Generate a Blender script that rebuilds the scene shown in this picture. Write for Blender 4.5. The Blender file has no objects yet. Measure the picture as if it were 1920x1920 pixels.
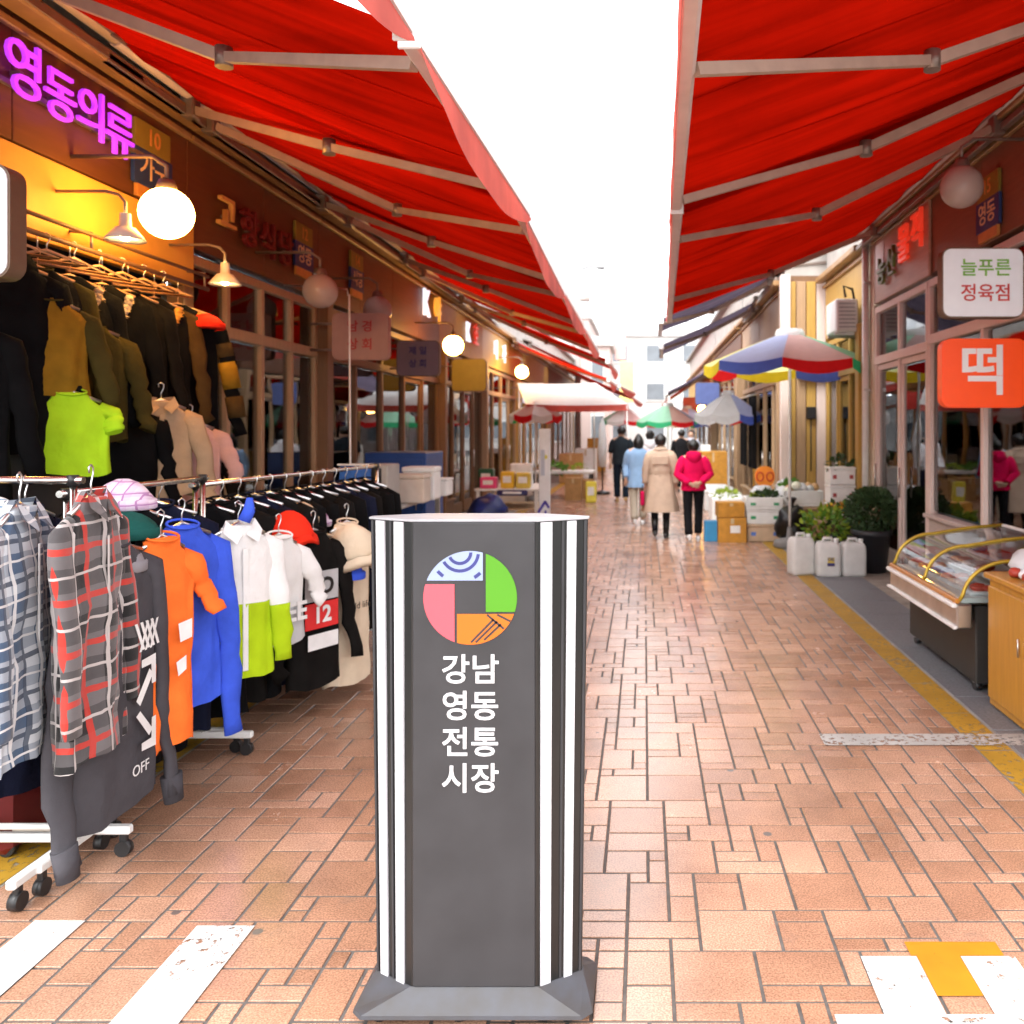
import bpy, bmesh, math, random
from mathutils import Vector, Matrix, Euler, noise

# ------------------------------------------------------------------ camera, sky, sun, exposure
scene = bpy.context.scene
COL = scene.collection
PI = math.pi
R = math.radians

cam_data = bpy.data.cameras.new("camera")
cam = bpy.data.objects.new("camera", cam_data)
COL.objects.link(cam)
cam.location = (0.0, 0.0, 1.70)
cam.rotation_euler = (R(90.0), 0.0, 0.0)
cam_data.sensor_width = 36.0
cam_data.lens = 30.0
cam_data.shift_x = -248.0 / 1920.0
cam_data.shift_y = -157.0 / 1920.0
cam_data.clip_start = 0.05
cam_data.clip_end = 1500.0
cam_data.dof.use_dof = True
cam_data.dof.focus_distance = 2.9
cam_data.dof.aperture_fstop = 3.2
scene.camera = cam

SUN_EL, SUN_AZ = R(52.0), R(200.0)          # soft overcast light, from high behind the camera
world = bpy.data.worlds.new("World")
scene.world = world
world.use_nodes = True
wn, wl = world.node_tree.nodes, world.node_tree.links
wn.clear()
sky_tex = wn.new("ShaderNodeTexSky")
sky_tex.sky_type = 'NISHITA'
sky_tex.sun_disc = False
sky_tex.sun_elevation = SUN_EL
sky_tex.sun_rotation = SUN_AZ
sky_tex.dust_density = 6.0
hsv = wn.new("ShaderNodeHueSaturation")
hsv.inputs["Saturation"].default_value = 0.10
mixw = wn.new("ShaderNodeMix")
mixw.data_type = 'RGBA'
mixw.inputs["Factor"].default_value = 0.75
mixw.inputs["B"].default_value = (9.0, 9.1, 9.3, 1.0)      # even cloud cover
bgw = wn.new("ShaderNodeBackground")
bgw.inputs["Strength"].default_value = 0.15
outw = wn.new("ShaderNodeOutputWorld")
wl.new(sky_tex.outputs["Color"], hsv.inputs["Color"])
wl.new(hsv.outputs["Color"], mixw.inputs["A"])
wl.new(mixw.outputs["Result"], bgw.inputs["Color"])
wl.new(bgw.outputs["Background"], outw.inputs["Surface"])

sun_data = bpy.data.lights.new("sun", 'SUN')
sun_data.energy = 0.6
sun_data.angle = R(25.0)
sun_data.color = (1.0, 0.97, 0.92)
sun = bpy.data.objects.new("sun", sun_data)
COL.objects.link(sun)
sd = Vector((math.sin(SUN_AZ) * math.cos(SUN_EL), math.cos(SUN_AZ) * math.cos(SUN_EL), math.sin(SUN_EL)))
sun.rotation_euler = sd.to_track_quat('Z', 'Y').to_euler()

vs = scene.view_settings
vs.view_transform = 'Standard'
vs.look = 'None'
vs.exposure = 1.80
vs.gamma = 1.0
vs.use_curve_mapping = False
scene.cycles.max_bounces = 5
scene.cycles.diffuse_bounces = 2
scene.cycles.glossy_bounces = 2
scene.cycles.transparent_max_bounces = 8
scene.cycles.sample_clamp_indirect = 6.0
scene.cycles.adaptive_threshold = 0.025

# ------------------------------------------------------------------ materials
MATS = {}

def _nt(name):
    m = bpy.data.materials.new(name)
    m.use_nodes = True
    nt = m.node_tree
    nt.nodes.clear()
    out = nt.nodes.new("ShaderNodeOutputMaterial")
    return m, nt, out

def _var_color(nt, col, var, scale, detail=4.0, world_space=False, tint=None):
    """colour with cloudy variation; returns (socket, coordinate socket)"""
    N, L = nt.nodes, nt.links
    if world_space:
        co = N.new("ShaderNodeNewGeometry").outputs["Position"]
    else:
        co = N.new("ShaderNodeTexCoord").outputs["Object"]
    no = N.new("ShaderNodeTexNoise")
    no.inputs["Scale"].default_value = scale
    no.inputs["Detail"].default_value = detail
    L.new(co, no.inputs["Vector"])
    mx = N.new("ShaderNodeMix")
    mx.data_type = 'RGBA'
    c = Vector(col[:3])
    lo = c * (1.0 - var)
    hi = c * (1.0 + var)
    if tint is not None:
        lo = lo.lerp(Vector(tint), var)
    mx.inputs["A"].default_value = (*lo, 1)
    mx.inputs["B"].default_value = (min(hi[0], 1), min(hi[1], 1), min(hi[2], 1), 1)
    mr = N.new("ShaderNodeMapRange")
    mr.inputs["From Min"].default_value = 0.3
    mr.inputs["From Max"].default_value = 0.7
    L.new(no.outputs["Fac"], mr.inputs["Value"])
    L.new(mr.outputs["Result"], mx.inputs["Factor"])
    return mx.outputs["Result"], co

def _bump(nt, co, scale, strength, dist=0.01):
    N, L = nt.nodes, nt.links
    no = N.new("ShaderNodeTexNoise")
    no.inputs["Scale"].default_value = scale
    no.inputs["Detail"].default_value = 5.0
    L.new(co, no.inputs["Vector"])
    b = N.new("ShaderNodeBump")
    b.inputs["Strength"].default_value = strength
    b.inputs["Distance"].default_value = dist
    L.new(no.outputs["Fac"], b.inputs["Height"])
    return b.outputs["Normal"]

def M(name, col=None, rough=0.55, metal=0.0, var=0.10, scale=9.0, bump=0.0, bscale=60.0, spec=0.5,
      sheen=0.0, trans=0.0, emit=None, estr=0.0, ws=False, coat=0.0, tint=None):
    if name in MATS:
        return MATS[name]
    m, nt, out = _nt(name)
    N, L = nt.nodes, nt.links
    p = N.new("ShaderNodeBsdfPrincipled")
    c, co = _var_color(nt, col, var, scale, world_space=ws, tint=tint)
    L.new(c, p.inputs["Base Color"])
    p.inputs["Roughness"].default_value = rough
    p.inputs["Metallic"].default_value = metal
    p.inputs["Specular IOR Level"].default_value = spec
    p.inputs["Coat Weight"].default_value = coat
    if sheen:
        p.inputs["Sheen Weight"].default_value = sheen
    if bump:
        L.new(_bump(nt, co, bscale, bump), p.inputs["Normal"])
    if emit:
        p.inputs["Emission Color"].default_value = (*emit, 1)
        p.inputs["Emission Strength"].default_value = estr
    sh = p.outputs["BSDF"]
    if trans:
        t = N.new("ShaderNodeBsdfTranslucent")
        L.new(c, t.inputs["Color"])
        mx = N.new("ShaderNodeMixShader")
        mx.inputs["Fac"].default_value = trans
        L.new(sh, mx.inputs[1])
        L.new(t.outputs["BSDF"], mx.inputs[2])
        sh = mx.outputs["Shader"]
    L.new(sh, out.inputs["Surface"])
    MATS[name] = m
    return m

def cloth(name, col, var=0.18, sheen=0.0):
    return M(name, col, rough=0.85, var=var, scale=7.0, bump=0.45, bscale=32.0, spec=0.08, sheen=sheen)

def glass_mat(name="window_glass", tint=(0.82, 0.88, 0.88), rough=0.02, ior=1.9):
    if name in MATS:
        return MATS[name]
    m, nt, out = _nt(name)
    N, L = nt.nodes, nt.links
    t = N.new("ShaderNodeBsdfTransparent")
    t.inputs["Color"].default_value = (*tint, 1)
    g = N.new("ShaderNodeBsdfGlossy")
    g.inputs["Roughness"].default_value = rough
    g.inputs["Color"].default_value = (0.95, 0.97, 1.0, 1)
    no = N.new("ShaderNodeTexNoise")
    no.inputs["Scale"].default_value = 1.3
    tc = N.new("ShaderNodeTexCoord")
    L.new(tc.outputs["Object"], no.inputs["Vector"])
    b = N.new("ShaderNodeBump")
    b.inputs["Strength"].default_value = 0.04
    b.inputs["Distance"].default_value = 0.05
    L.new(no.outputs["Fac"], b.inputs["Height"])
    L.new(b.outputs["Normal"], g.inputs["Normal"])
    f = N.new("ShaderNodeFresnel")
    f.inputs["IOR"].default_value = ior
    mx = N.new("ShaderNodeMixShader")
    L.new(f.outputs["Fac"], mx.inputs["Fac"])
    L.new(t.outputs["BSDF"], mx.inputs[1])
    L.new(g.outputs["BSDF"], mx.inputs[2])
    L.new(mx.outputs["Shader"], out.inputs["Surface"])
    MATS[name] = m
    return m

def wood(name, col, var=0.28, rough=0.5, scale=(14.0, 14.0, 1.2)):
    if name in MATS:
        return MATS[name]
    m, nt, out = _nt(name)
    N, L = nt.nodes, nt.links
    p = N.new("ShaderNodeBsdfPrincipled")
    tc = N.new("ShaderNodeTexCoord")
    mp = N.new("ShaderNodeMapping")
    mp.inputs["Scale"].default_value = scale
    L.new(tc.outputs["Object"], mp.inputs["Vector"])
    no = N.new("ShaderNodeTexNoise")
    no.inputs["Scale"].default_value = 2.5
    no.inputs["Detail"].default_value = 6.0
    L.new(mp.outputs["Vector"], no.inputs["Vector"])
    mx = N.new("ShaderNodeMix")
    mx.data_type = 'RGBA'
    c = Vector(col)
    mx.inputs["A"].default_value = (*(c * (1 - var)), 1)
    mx.inputs["B"].default_value = (*(c * (1 + var)), 1)
    L.new(no.outputs["Fac"], mx.inputs["Factor"])
    L.new(mx.outputs["Result"], p.inputs["Base Color"])
    p.inputs["Roughness"].default_value = rough
    b = N.new("ShaderNodeBump")
    b.inputs["Strength"].default_value = 0.15
    b.inputs["Distance"].default_value = 0.004
    L.new(no.outputs["Fac"], b.inputs["Height"])
    L.new(b.outputs["Normal"], p.inputs["Normal"])
    L.new(p.outputs["BSDF"], out.inputs["Surface"])
    MATS[name] = m
    return m

def plaid(name, base, dark, line, size=0.16, line2=None):
    """woven check: broad bands in x and z plus thin coloured lines (a printed cloth pattern)"""
    if name in MATS:
        return MATS[name]
    m, nt, out = _nt(name)
    N, L = nt.nodes, nt.links
    p = N.new("ShaderNodeBsdfPrincipled")
    tc = N.new("ShaderNodeTexCoord")
    sp = N.new("ShaderNodeSeparateXYZ")
    nz = N.new("ShaderNodeTexNoise")
    nz.inputs["Scale"].default_value = 6.0
    L.new(tc.outputs["Object"], nz.inputs["Vector"])
    ad = N.new("ShaderNodeVectorMath")
    ad.operation = 'MULTIPLY_ADD'
    ad.inputs[1].default_value = (0.03, 0.03, 0.03)
    L.new(nz.outputs["Color"], ad.inputs[0])
    L.new(tc.outputs["Object"], ad.inputs[2])
    L.new(ad.outputs["Vector"], sp.inputs[0])

    def math_(op, a, b=None):
        n = N.new("ShaderNodeMath")
        n.operation = op
        for i, v in enumerate((a, b)):
            if v is None:
                continue
            if isinstance(v, (int, float)):
                n.inputs[i].default_value = v
            else:
                L.new(v, n.inputs[i])
        return n.outputs[0]

    def band(sock, off, width):
        fr = math_('FRACT', math_('ADD', math_('DIVIDE', sock, size), off))
        return math_('LESS_THAN', fr, width)

    def mixc(fac, a, b):
        n = N.new("ShaderNodeMix")
        n.data_type = 'RGBA'
        for key, v in (("Factor", fac), ("A", a), ("B", b)):
            if isinstance(v, (int, float)):
                n.inputs[key].default_value = v
            elif isinstance(v, tuple):
                n.inputs[key].default_value = (*v, 1)
            else:
                L.new(v, n.inputs[key])
        return n.outputs["Result"]
    x, z = sp.outputs["X"], sp.outputs["Z"]
    s = math_('MULTIPLY', math_('ADD', band(x, 0.1, 0.5), band(z, 0.3, 0.5)), 0.5)
    c = mixc(s, base, dark)
    ln = math_('MAXIMUM', band(x, 0.62, 0.13), band(z, 0.55, 0.13))
    c = mixc(math_('MULTIPLY', ln, 0.85), c, line)
    if line2:
        l2 = math_('MAXIMUM', band(x, 0.05, 0.09), band(z, 0.02, 0.06))
        c = mixc(math_('MULTIPLY', l2, 0.9), c, line2)
    L.new(c, p.inputs["Base Color"])
    p.inputs["Roughness"].default_value = 0.9
    p.inputs["Sheen Weight"].default_value = 0.2
    L.new(_bump(nt, tc.outputs["Object"], 40.0, 0.2), p.inputs["Normal"])
    L.new(p.outputs["BSDF"], out.inputs["Surface"])
    MATS[name] = m
    return m

def paver_mat():
    if "paver_stone" in MATS:
        return MATS["paver_stone"]
    m, nt, out = _nt("paver_stone")
    N, L = nt.nodes, nt.links
    p = N.new("ShaderNodeBsdfPrincipled")
    geo = N.new("ShaderNodeNewGeometry")
    oi = N.new("ShaderNodeObjectInfo")
    ad = N.new("ShaderNodeMath"); ad.operation = 'ADD'
    L.new(geo.outputs["Random Per Island"], ad.inputs[0]); L.new(oi.outputs["Random"], ad.inputs[1])
    fr = N.new("ShaderNodeMath"); fr.operation = 'FRACT'
    L.new(ad.outputs[0], fr.inputs[0])
    ramp = N.new("ShaderNodeValToRGB")
    e = ramp.color_ramp.elements
    e[0].position = 0.0; e[0].color = (0.37, 0.195, 0.120, 1)
    e[1].position = 1.0; e[1].color = (0.53, 0.305, 0.205, 1)
    k = e.new(0.5); k.color = (0.45, 0.245, 0.155, 1)
    L.new(fr.outputs[0], ramp.inputs["Fac"])
    # granite speckle
    sp = N.new("ShaderNodeTexNoise"); sp.inputs["Scale"].default_value = 160.0; sp.inputs["Detail"].default_value = 3.0
    L.new(geo.outputs["Position"], sp.inputs["Vector"])
    spr = N.new("ShaderNodeMapRange"); spr.inputs["From Min"].default_value = 0.35; spr.inputs["From Max"].default_value = 0.65
    spr.inputs["To Min"].default_value = 0.68; spr.inputs["To Max"].default_value = 1.26
    L.new(sp.outputs["Fac"], spr.inputs["Value"])
    # grime patches
    gr = N.new("ShaderNodeTexNoise"); gr.inputs["Scale"].default_value = 1.7; gr.inputs["Detail"].default_value = 7.0
    gr.inputs["Roughness"].default_value = 0.65
    L.new(geo.outputs["Position"], gr.inputs["Vector"])
    grr = N.new("ShaderNodeMapRange"); grr.inputs["From Min"].default_value = 0.36; grr.inputs["From Max"].default_value = 0.62
    grr.inputs["To Min"].default_value = 0.74; grr.inputs["To Max"].default_value = 1.06
    L.new(gr.outputs["Fac"], grr.inputs["Value"])
    mu = N.new("ShaderNodeMath"); mu.operation = 'MULTIPLY'
    L.new(spr.outputs[0], mu.inputs[0]); L.new(grr.outputs[0], mu.inputs[1])
    vm = N.new("ShaderNodeVectorMath"); vm.operation = 'SCALE'
    L.new(ramp.outputs["Color"], vm.inputs[0]); L.new(mu.outputs[0], vm.inputs["Scale"])
    # trodden gum and oil spots
    vo = N.new("ShaderNodeTexVoronoi"); vo.inputs["Scale"].default_value = 2.6; vo.inputs["Randomness"].default_value = 1.0
    L.new(geo.outputs["Position"], vo.inputs["Vector"])
    vr = N.new("ShaderNodeMapRange"); vr.inputs["From Min"].default_value = 0.040; vr.inputs["From Max"].default_value = 0.055
    L.new(vo.outputs["Distance"], vr.inputs["Value"])
    st = N.new("ShaderNodeTexNoise"); st.inputs["Scale"].default_value = 5.0; st.inputs["Detail"].default_value = 8.0; st.inputs["Roughness"].default_value = 0.7
    L.new(geo.outputs["Position"], st.inputs["Vector"])
    sr = N.new("ShaderNodeMapRange"); sr.inputs["From Min"].default_value = 0.60; sr.inputs["From Max"].default_value = 0.74
    L.new(st.outputs["Fac"], sr.inputs["Value"])
    m1 = N.new("ShaderNodeMix"); m1.data_type = 'RGBA'
    m1.inputs["A"].default_value = (0.13, 0.11, 0.10, 1)
    L.new(vr.outputs[0], m1.inputs["Factor"]); L.new(vm.outputs["Vector"], m1.inputs["B"])
    m2 = N.new("ShaderNodeMix"); m2.data_type = 'RGBA'
    m2.inputs["B"].default_value = (0.20, 0.15, 0.12, 1)
    mf = N.new("ShaderNodeMath"); mf.operation = 'MULTIPLY'; mf.inputs[1].default_value = 0.55
    L.new(sr.outputs[0], mf.inputs[0]); L.new(mf.outputs[0], m2.inputs["Factor"]); L.new(m1.outputs["Result"], m2.inputs["A"])
    L.new(m2.outputs["Result"], p.inputs["Base Color"])
    rr = N.new("ShaderNodeMapRange"); rr.inputs["To Min"].default_value = 0.16; rr.inputs["To Max"].default_value = 0.34
    L.new(gr.outputs["Fac"], rr.inputs["Value"])
    L.new(rr.outputs[0], p.inputs["Roughness"])
    p.inputs["Specular IOR Level"].default_value = 1.0
    L.new(_bump(nt, geo.outputs["Position"], 120.0, 0.10, 0.004), p.inputs["Normal"])
    L.new(p.outputs["BSDF"], out.inputs["Surface"])
    MATS["paver_stone"] = m
    return m

# ------------------------------------------------------------------ mesh building
class MB:
    def __init__(self):
        self.v, self.f, self.mi, self.sm = [], [], [], []

    def add(self, vs_, fs_, mi=0, smooth=False):
        o = len(self.v)
        self.v += [tuple(p) for p in vs_]
        for q in fs_:
            self.f.append(tuple(i + o for i in q))
            self.mi.append(mi)
            self.sm.append(smooth)
        return self

    def box(self, c, s, mi=0, rot=None, ch=0.0):
        """box of size s at centre c; ch = chamfer"""
        hx, hy, hz = s[0] / 2, s[1] / 2, s[2] / 2
        ch = min(ch, hx * 0.9, hy * 0.9, hz * 0.9)
        if ch <= 0:
            pv = [(x, y, z) for z in (-hz, hz) for y in (-hy, hy) for x in (-hx, hx)]
            pf = [(0, 2, 3, 1), (4, 5, 7, 6), (0, 1, 5, 4), (2, 6, 7, 3), (0, 4, 6, 2), (1, 3, 7, 5)]
        else:
            pv, idx = [], {}
            for sx in (-1, 1):
                for sy in (-1, 1):
                    for sz in (-1, 1):
                        for ax in range(3):
                            q = [sx * (hx - ch), sy * (hy - ch), sz * (hz - ch)]
                            q[ax] = (sx * hx, sy * hy, sz * hz)[ax]
                            idx[(sx, sy, sz, ax)] = len(pv)
                            pv.append(tuple(q))
            g = lambda a, b, c_, ax: idx[(a, b, c_, ax)]
            pf = []
            for s1 in (-1, 1):
                f0 = [g(s1, -1, -1, 0), g(s1, 1, -1, 0), g(s1, 1, 1, 0), g(s1, -1, 1, 0)]
                f1 = [g(-1, s1, -1, 1), g(-1, s1, 1, 1), g(1, s1, 1, 1), g(1, s1, -1, 1)]
                f2 = [g(-1, -1, s1, 2), g(1, -1, s1, 2), g(1, 1, s1, 2), g(-1, 1, s1, 2)]
                for q in (f0, f1, f2):
                    pf.append(q if s1 > 0 else q[::-1])
            for a in (-1, 1):
                for b in (-1, 1):
                    pf.append([g(a, b, -1, 0), g(a, b, -1, 1), g(a, b, 1, 1), g(a, b, 1, 0)])
                    pf.append([g(a, -1, b, 0), g(a, 1, b, 0), g(a, 1, b, 2), g(a, -1, b, 2)])
                    pf.append([g(-1, a, b, 1), g(1, a, b, 1), g(1, a, b, 2), g(-1, a, b, 2)])
                    for d in (-1, 1):
                        pf.append([g(a, b, d, 0), g(a, b, d, 1), g(a, b, d, 2)])
        m = Matrix.Identity(3) if rot is None else Euler(rot).to_matrix()
        cv = Vector(c)
        return self.add([cv + m @ Vector(p) for p in pv], pf, mi)

    def tube(self, pts, rad, n=8, mi=0, cap=True, smooth=True, sq=1.0, ref=None):
        pts = [Vector(p) for p in pts]
        if not isinstance(rad, (list, tuple)):
            rad = [rad] * len(pts)
        rings = []
        up = Vector(ref) if ref else None
        for i, p in enumerate(pts):
            d = (pts[min(i + 1, len(pts) - 1)] - pts[max(i - 1, 0)])
            if d.length < 1e-9:
                d = Vector((0, 0, 1))
            d.normalize()
            if up is None:
                up = Vector((0, 0, 1)) if abs(d.z) < 0.9 else Vector((1, 0, 0))
            a = up - d * up.dot(d)
            if a.length < 1e-6:
                a = d.orthogonal()
            a.normalize()
            b = d.cross(a)
            up = a
            off = PI / n if n == 4 else 0
            rings.append([p + (a * math.cos(off + 2 * PI * k / n) + b * math.sin(off + 2 * PI * k / n) * sq) * rad[i] for k in range(n)])
        return self.loft(rings, mi, cap, cap, smooth)

    def loft(self, rings, mi=0, cap0=False, cap1=False, smooth=True, closed=True):
        n = len(rings[0])
        vs_ = [p for r in rings for p in r]
        fs_ = []
        m_ = n if closed else n - 1
        for i in range(len(rings) - 1):
            for k in range(m_):
                k2 = (k + 1) % n
                fs_.append((i * n + k, i * n + k2, (i + 1) * n + k2, (i + 1) * n + k))
        self.add(vs_, fs_, mi, smooth)
        base = len(self.v) - len(vs_)
        if cap0:
            self.f.append(tuple(base + k for k in range(n))[::-1]); self.mi.append(mi); self.sm.append(False)
        if cap1:
            self.f.append(tuple(base + (len(rings) - 1) * n + k for k in range(n))); self.mi.append(mi); self.sm.append(False)
        return self

    def lathe(self, prof, n=16, c=(0, 0, 0), mi=0, smooth=True, cap0=False, cap1=False):
        rings = [[(c[0] + r * math.cos(2 * PI * k / n), c[1] + r * math.sin(2 * PI * k / n), c[2] + z) for k in range(n)] for r, z in prof]
        return self.loft(rings, mi, cap0, cap1, smooth)

    def prism(self, poly, h, fn, mi=0):
        """poly: 2-D outline; fn(a, b, t) maps to 3-D with t from 0 to h"""
        n = len(poly)
        vs_ = [fn(a, b, 0) for a, b in poly] + [fn(a, b, h) for a, b in poly]
        fs_ = [tuple(range(n))[::-1], tuple(range(n, 2 * n))] + [(k, (k + 1) % n, n + (k + 1) % n, n + k) for k in range(n)]
        return self.add(vs_, fs_, mi)

    def mesh(self, name):
        me = bpy.data.meshes.new(name)
        me.from_pydata(self.v, [], self.f)
        me.polygons.foreach_set("material_index", self.mi)
        me.polygons.foreach_set("use_smooth", self.sm)
        me.update()
        bm = bmesh.new(); bm.from_mesh(me)
        bmesh.ops.recalc_face_normals(bm, faces=bm.faces)
        bm.to_mesh(me); bm.free()
        return me

    def build(self, name, mats, parent=None, loc=None, rot=None):
        me = self.mesh(name)
        return link(name, me, mats, parent, loc, rot)

def link(name, me, mats, parent=None, loc=None, rot=None):
    if mats is not None:
        if not isinstance(mats, (list, tuple)):
            mats = [mats]
        if len(me.materials):
            me.materials.clear()
        for m in mats:
            me.materials.append(m)
    o = bpy.data.objects.new(name, me)
    COL.objects.link(o)
    if parent is not None:
        o.parent = parent
    if loc is not None:
        o.location = loc
    if rot is not None:
        o.rotation_euler = rot
    return o

def tag(o, label, cat, group=None):
    o["label"] = label
    o["category"] = cat
    if group:
        o["group"] = group
    return o

def thing(name, label, cat, loc=(0, 0, 0), rz=0.0, group=None, rot=None):
    o = bpy.data.objects.new(name, None)
    o.empty_display_size = 0.1
    COL.objects.link(o)
    o.location = loc
    o.rotation_euler = rot if rot else (0, 0, rz)
    return tag(o, label, cat, group)

def struct(name, mb, mats, parent=None):
    o = mb.build(name, mats, parent)
    if parent is None:
        o["kind"] = "structure"
    return o

def copy_tree(o, parent=None):
    c = o.copy()
    COL.objects.link(c)
    c.parent = parent
    for ch in list(o.children):
        copy_tree(ch, c)
    return c

def B(name, c, s, mats, parent=None, ch=0.0, rot=None):
    return MB().box(c, s, 0, rot, ch).build(name, mats, parent)

def text_mesh(body, size, ext=0.003, off=0.0, bevel=0.0, spacing=1.0, line=1.0):
    cu = bpy.data.curves.new("lettering", 'FONT')
    cu.body = body
    cu.size = size
    cu.extrude = ext
    cu.offset = off
    cu.bevel_depth = bevel
    cu.align_x = 'CENTER'
    cu.align_y = 'CENTER'
    cu.space_character = spacing
    cu.space_line = line
    cu.resolution_u = 3
    o = bpy.data.objects.new("lettering", cu)
    COL.objects.link(o)
    dg = bpy.context.evaluated_depsgraph_get()
    dg.update()
    me = bpy.data.meshes.new_from_object(o.evaluated_get(dg))
    bpy.data.objects.remove(o)
    bpy.data.curves.remove(cu)
    return me

FACE = {'S': (PI / 2, 0, 0), 'E': (PI / 2, 0, PI / 2), 'W': (PI / 2, 0, -PI / 2)}   # facing the camera / right / left

def text(name, body, size, mat, parent, loc, face='S', ext=0.003, off=0.0, bevel=0.0, spacing=1.0, line=1.0):
    me = text_mesh(body, size, ext, off, bevel, spacing, line)
    return link(name, me, mat, parent, loc, FACE[face] if isinstance(face, str) else face)

def rrect(w, h, r, n=5):
    pts = []
    for cx, cy, a0 in ((w / 2 - r, h / 2 - r, 0), (-w / 2 + r, h / 2 - r, 90), (-w / 2 + r, -h / 2 + r, 180), (w / 2 - r, -h / 2 + r, 270)):
        for k in range(n + 1):
            a = R(a0 + 90 * k / n)
            pts.append((cx + r * math.cos(a), cy + r * math.sin(a)))
    return pts

def nz(p, s=1.0):
    return noise.noise(Vector(p) * s)

rnd = random.Random(11)

def fabric_mat(name, col, trans, streak=0.35):
    """awning cloth: faded and dirt-streaked down the slope"""
    m, nt, out = _nt(name)
    N, L = nt.nodes, nt.links
    tc = N.new("ShaderNodeTexCoord")
    mp = N.new("ShaderNodeMapping"); mp.inputs["Scale"].default_value = (0.5, 5.0, 0.5)
    L.new(tc.outputs["Object"], mp.inputs["Vector"])
    n1 = N.new("ShaderNodeTexNoise"); n1.inputs["Scale"].default_value = 1.4; n1.inputs["Detail"].default_value = 6.0
    L.new(mp.outputs["Vector"], n1.inputs["Vector"])
    n2 = N.new("ShaderNodeTexNoise"); n2.inputs["Scale"].default_value = 0.9; n2.inputs["Detail"].default_value = 5.0
    L.new(tc.outputs["Object"], n2.inputs["Vector"])
    ad = N.new("ShaderNodeMath"); ad.operation = 'ADD'
    L.new(n1.outputs["Fac"], ad.inputs[0]); L.new(n2.outputs["Fac"], ad.inputs[1])
    mr = N.new("ShaderNodeMapRange"); mr.inputs["From Min"].default_value = 0.75; mr.inputs["From Max"].default_value = 1.25
    L.new(ad.outputs[0], mr.inputs["Value"])
    mx = N.new("ShaderNodeMix"); mx.data_type = 'RGBA'
    c = Vector(col)
    mx.inputs["A"].default_value = (*(c * (1 - streak)), 1); mx.inputs["B"].default_value = (*(c * (1 + streak * 0.8)), 1)
    L.new(mr.outputs[0], mx.inputs["Factor"])
    d = N.new("ShaderNodeBsdfDiffuse"); t = N.new("ShaderNodeBsdfTranslucent")
    L.new(mx.outputs["Result"], d.inputs["Color"]); L.new(mx.outputs["Result"], t.inputs["Color"])
    s = N.new("ShaderNodeMixShader"); s.inputs["Fac"].default_value = trans
    L.new(d.outputs[0], s.inputs[1]); L.new(t.outputs[0], s.inputs[2])
    L.new(s.outputs[0], out.inputs["Surface"])
    MATS[name] = m
    return m

def worn_paint(name, col, wear=0.56):
    """road paint that has flaked off in places, baring the stones"""
    m, nt, out = _nt(name)
    N, L = nt.nodes, nt.links
    g = N.new("ShaderNodeNewGeometry")
    n1 = N.new("ShaderNodeTexNoise"); n1.inputs["Scale"].default_value = 26.0; n1.inputs["Detail"].default_value = 8.0; n1.inputs["Roughness"].default_value = 0.72
    L.new(g.outputs["Position"], n1.inputs["Vector"])
    n2 = N.new("ShaderNodeTexNoise"); n2.inputs["Scale"].default_value = 3.0; n2.inputs["Detail"].default_value = 4.0
    L.new(g.outputs["Position"], n2.inputs["Vector"])
    mu = N.new("ShaderNodeMath"); mu.operation = 'MULTIPLY_ADD'; mu.inputs[1].default_value = 0.35
    L.new(n2.outputs["Fac"], mu.inputs[0]); L.new(n1.outputs["Fac"], mu.inputs[2])
    mr = N.new("ShaderNodeMapRange"); mr.inputs["From Min"].default_value = wear + 0.20; mr.inputs["From Max"].default_value = wear + 0.26
    L.new(mu.outputs[0], mr.inputs["Value"])
    p = N.new("ShaderNodeBsdfPrincipled"); p.inputs["Roughness"].default_value = 0.65
    mx = N.new("ShaderNodeMix"); mx.data_type = 'RGBA'
    c = Vector(col)
    mx.inputs["A"].default_value = (*(c * 0.72), 1); mx.inputs["B"].default_value = (*c, 1)
    m3 = N.new("ShaderNodeMapRange"); m3.inputs["From Min"].default_value = 0.3; m3.inputs["From Max"].default_value = 0.6
    L.new(n2.outputs["Fac"], m3.inputs["Value"]); L.new(m3.outputs[0], mx.inputs["Factor"])
    L.new(mx.outputs["Result"], p.inputs["Base Color"])
    t = N.new("ShaderNodeBsdfTransparent")
    s = N.new("ShaderNodeMixShader")
    L.new(mr.outputs[0], s.inputs["Fac"]); L.new(p.outputs[0], s.inputs[1]); L.new(t.outputs[0], s.inputs[2])
    L.new(s.outputs[0], out.inputs["Surface"])
    MATS[name] = m
    return m

# shared materials
m_timber = wood("timber_brown", (0.20, 0.105, 0.05))
m_timber_light = wood("timber_tan", (0.42, 0.27, 0.15))
m_fascia = wood("fascia_brown", (0.13, 0.048, 0.016), scale=(3.0, 1.0, 12.0))
m_ochre = wood("ochre_panel", (0.50, 0.30, 0.07))
m_pinkwood = wood("pale_pink_timber", (0.74, 0.60, 0.54), var=0.12)
m_dark = M("dark_interior", (0.035, 0.032, 0.03), rough=0.9)
m_plaster = M("plaster_grey", (0.42, 0.40, 0.37), rough=0.9, var=0.15, scale=3.0)
m_white = M("white_paint", (0.78, 0.77, 0.75), rough=0.45, var=0.06)
m_black = M("black_plastic", (0.015, 0.015, 0.016), rough=0.4)
m_steel = M("brushed_steel", (0.62, 0.60, 0.57), rough=0.32, metal=1.0, var=0.1)
m_chrome = M("rack_chrome", (0.70, 0.68, 0.64), rough=0.22, metal=1.0, var=0.05)
m_arm = M("awning_arm_paint", (0.42, 0.32, 0.25), rough=0.5, var=0.1)
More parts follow.
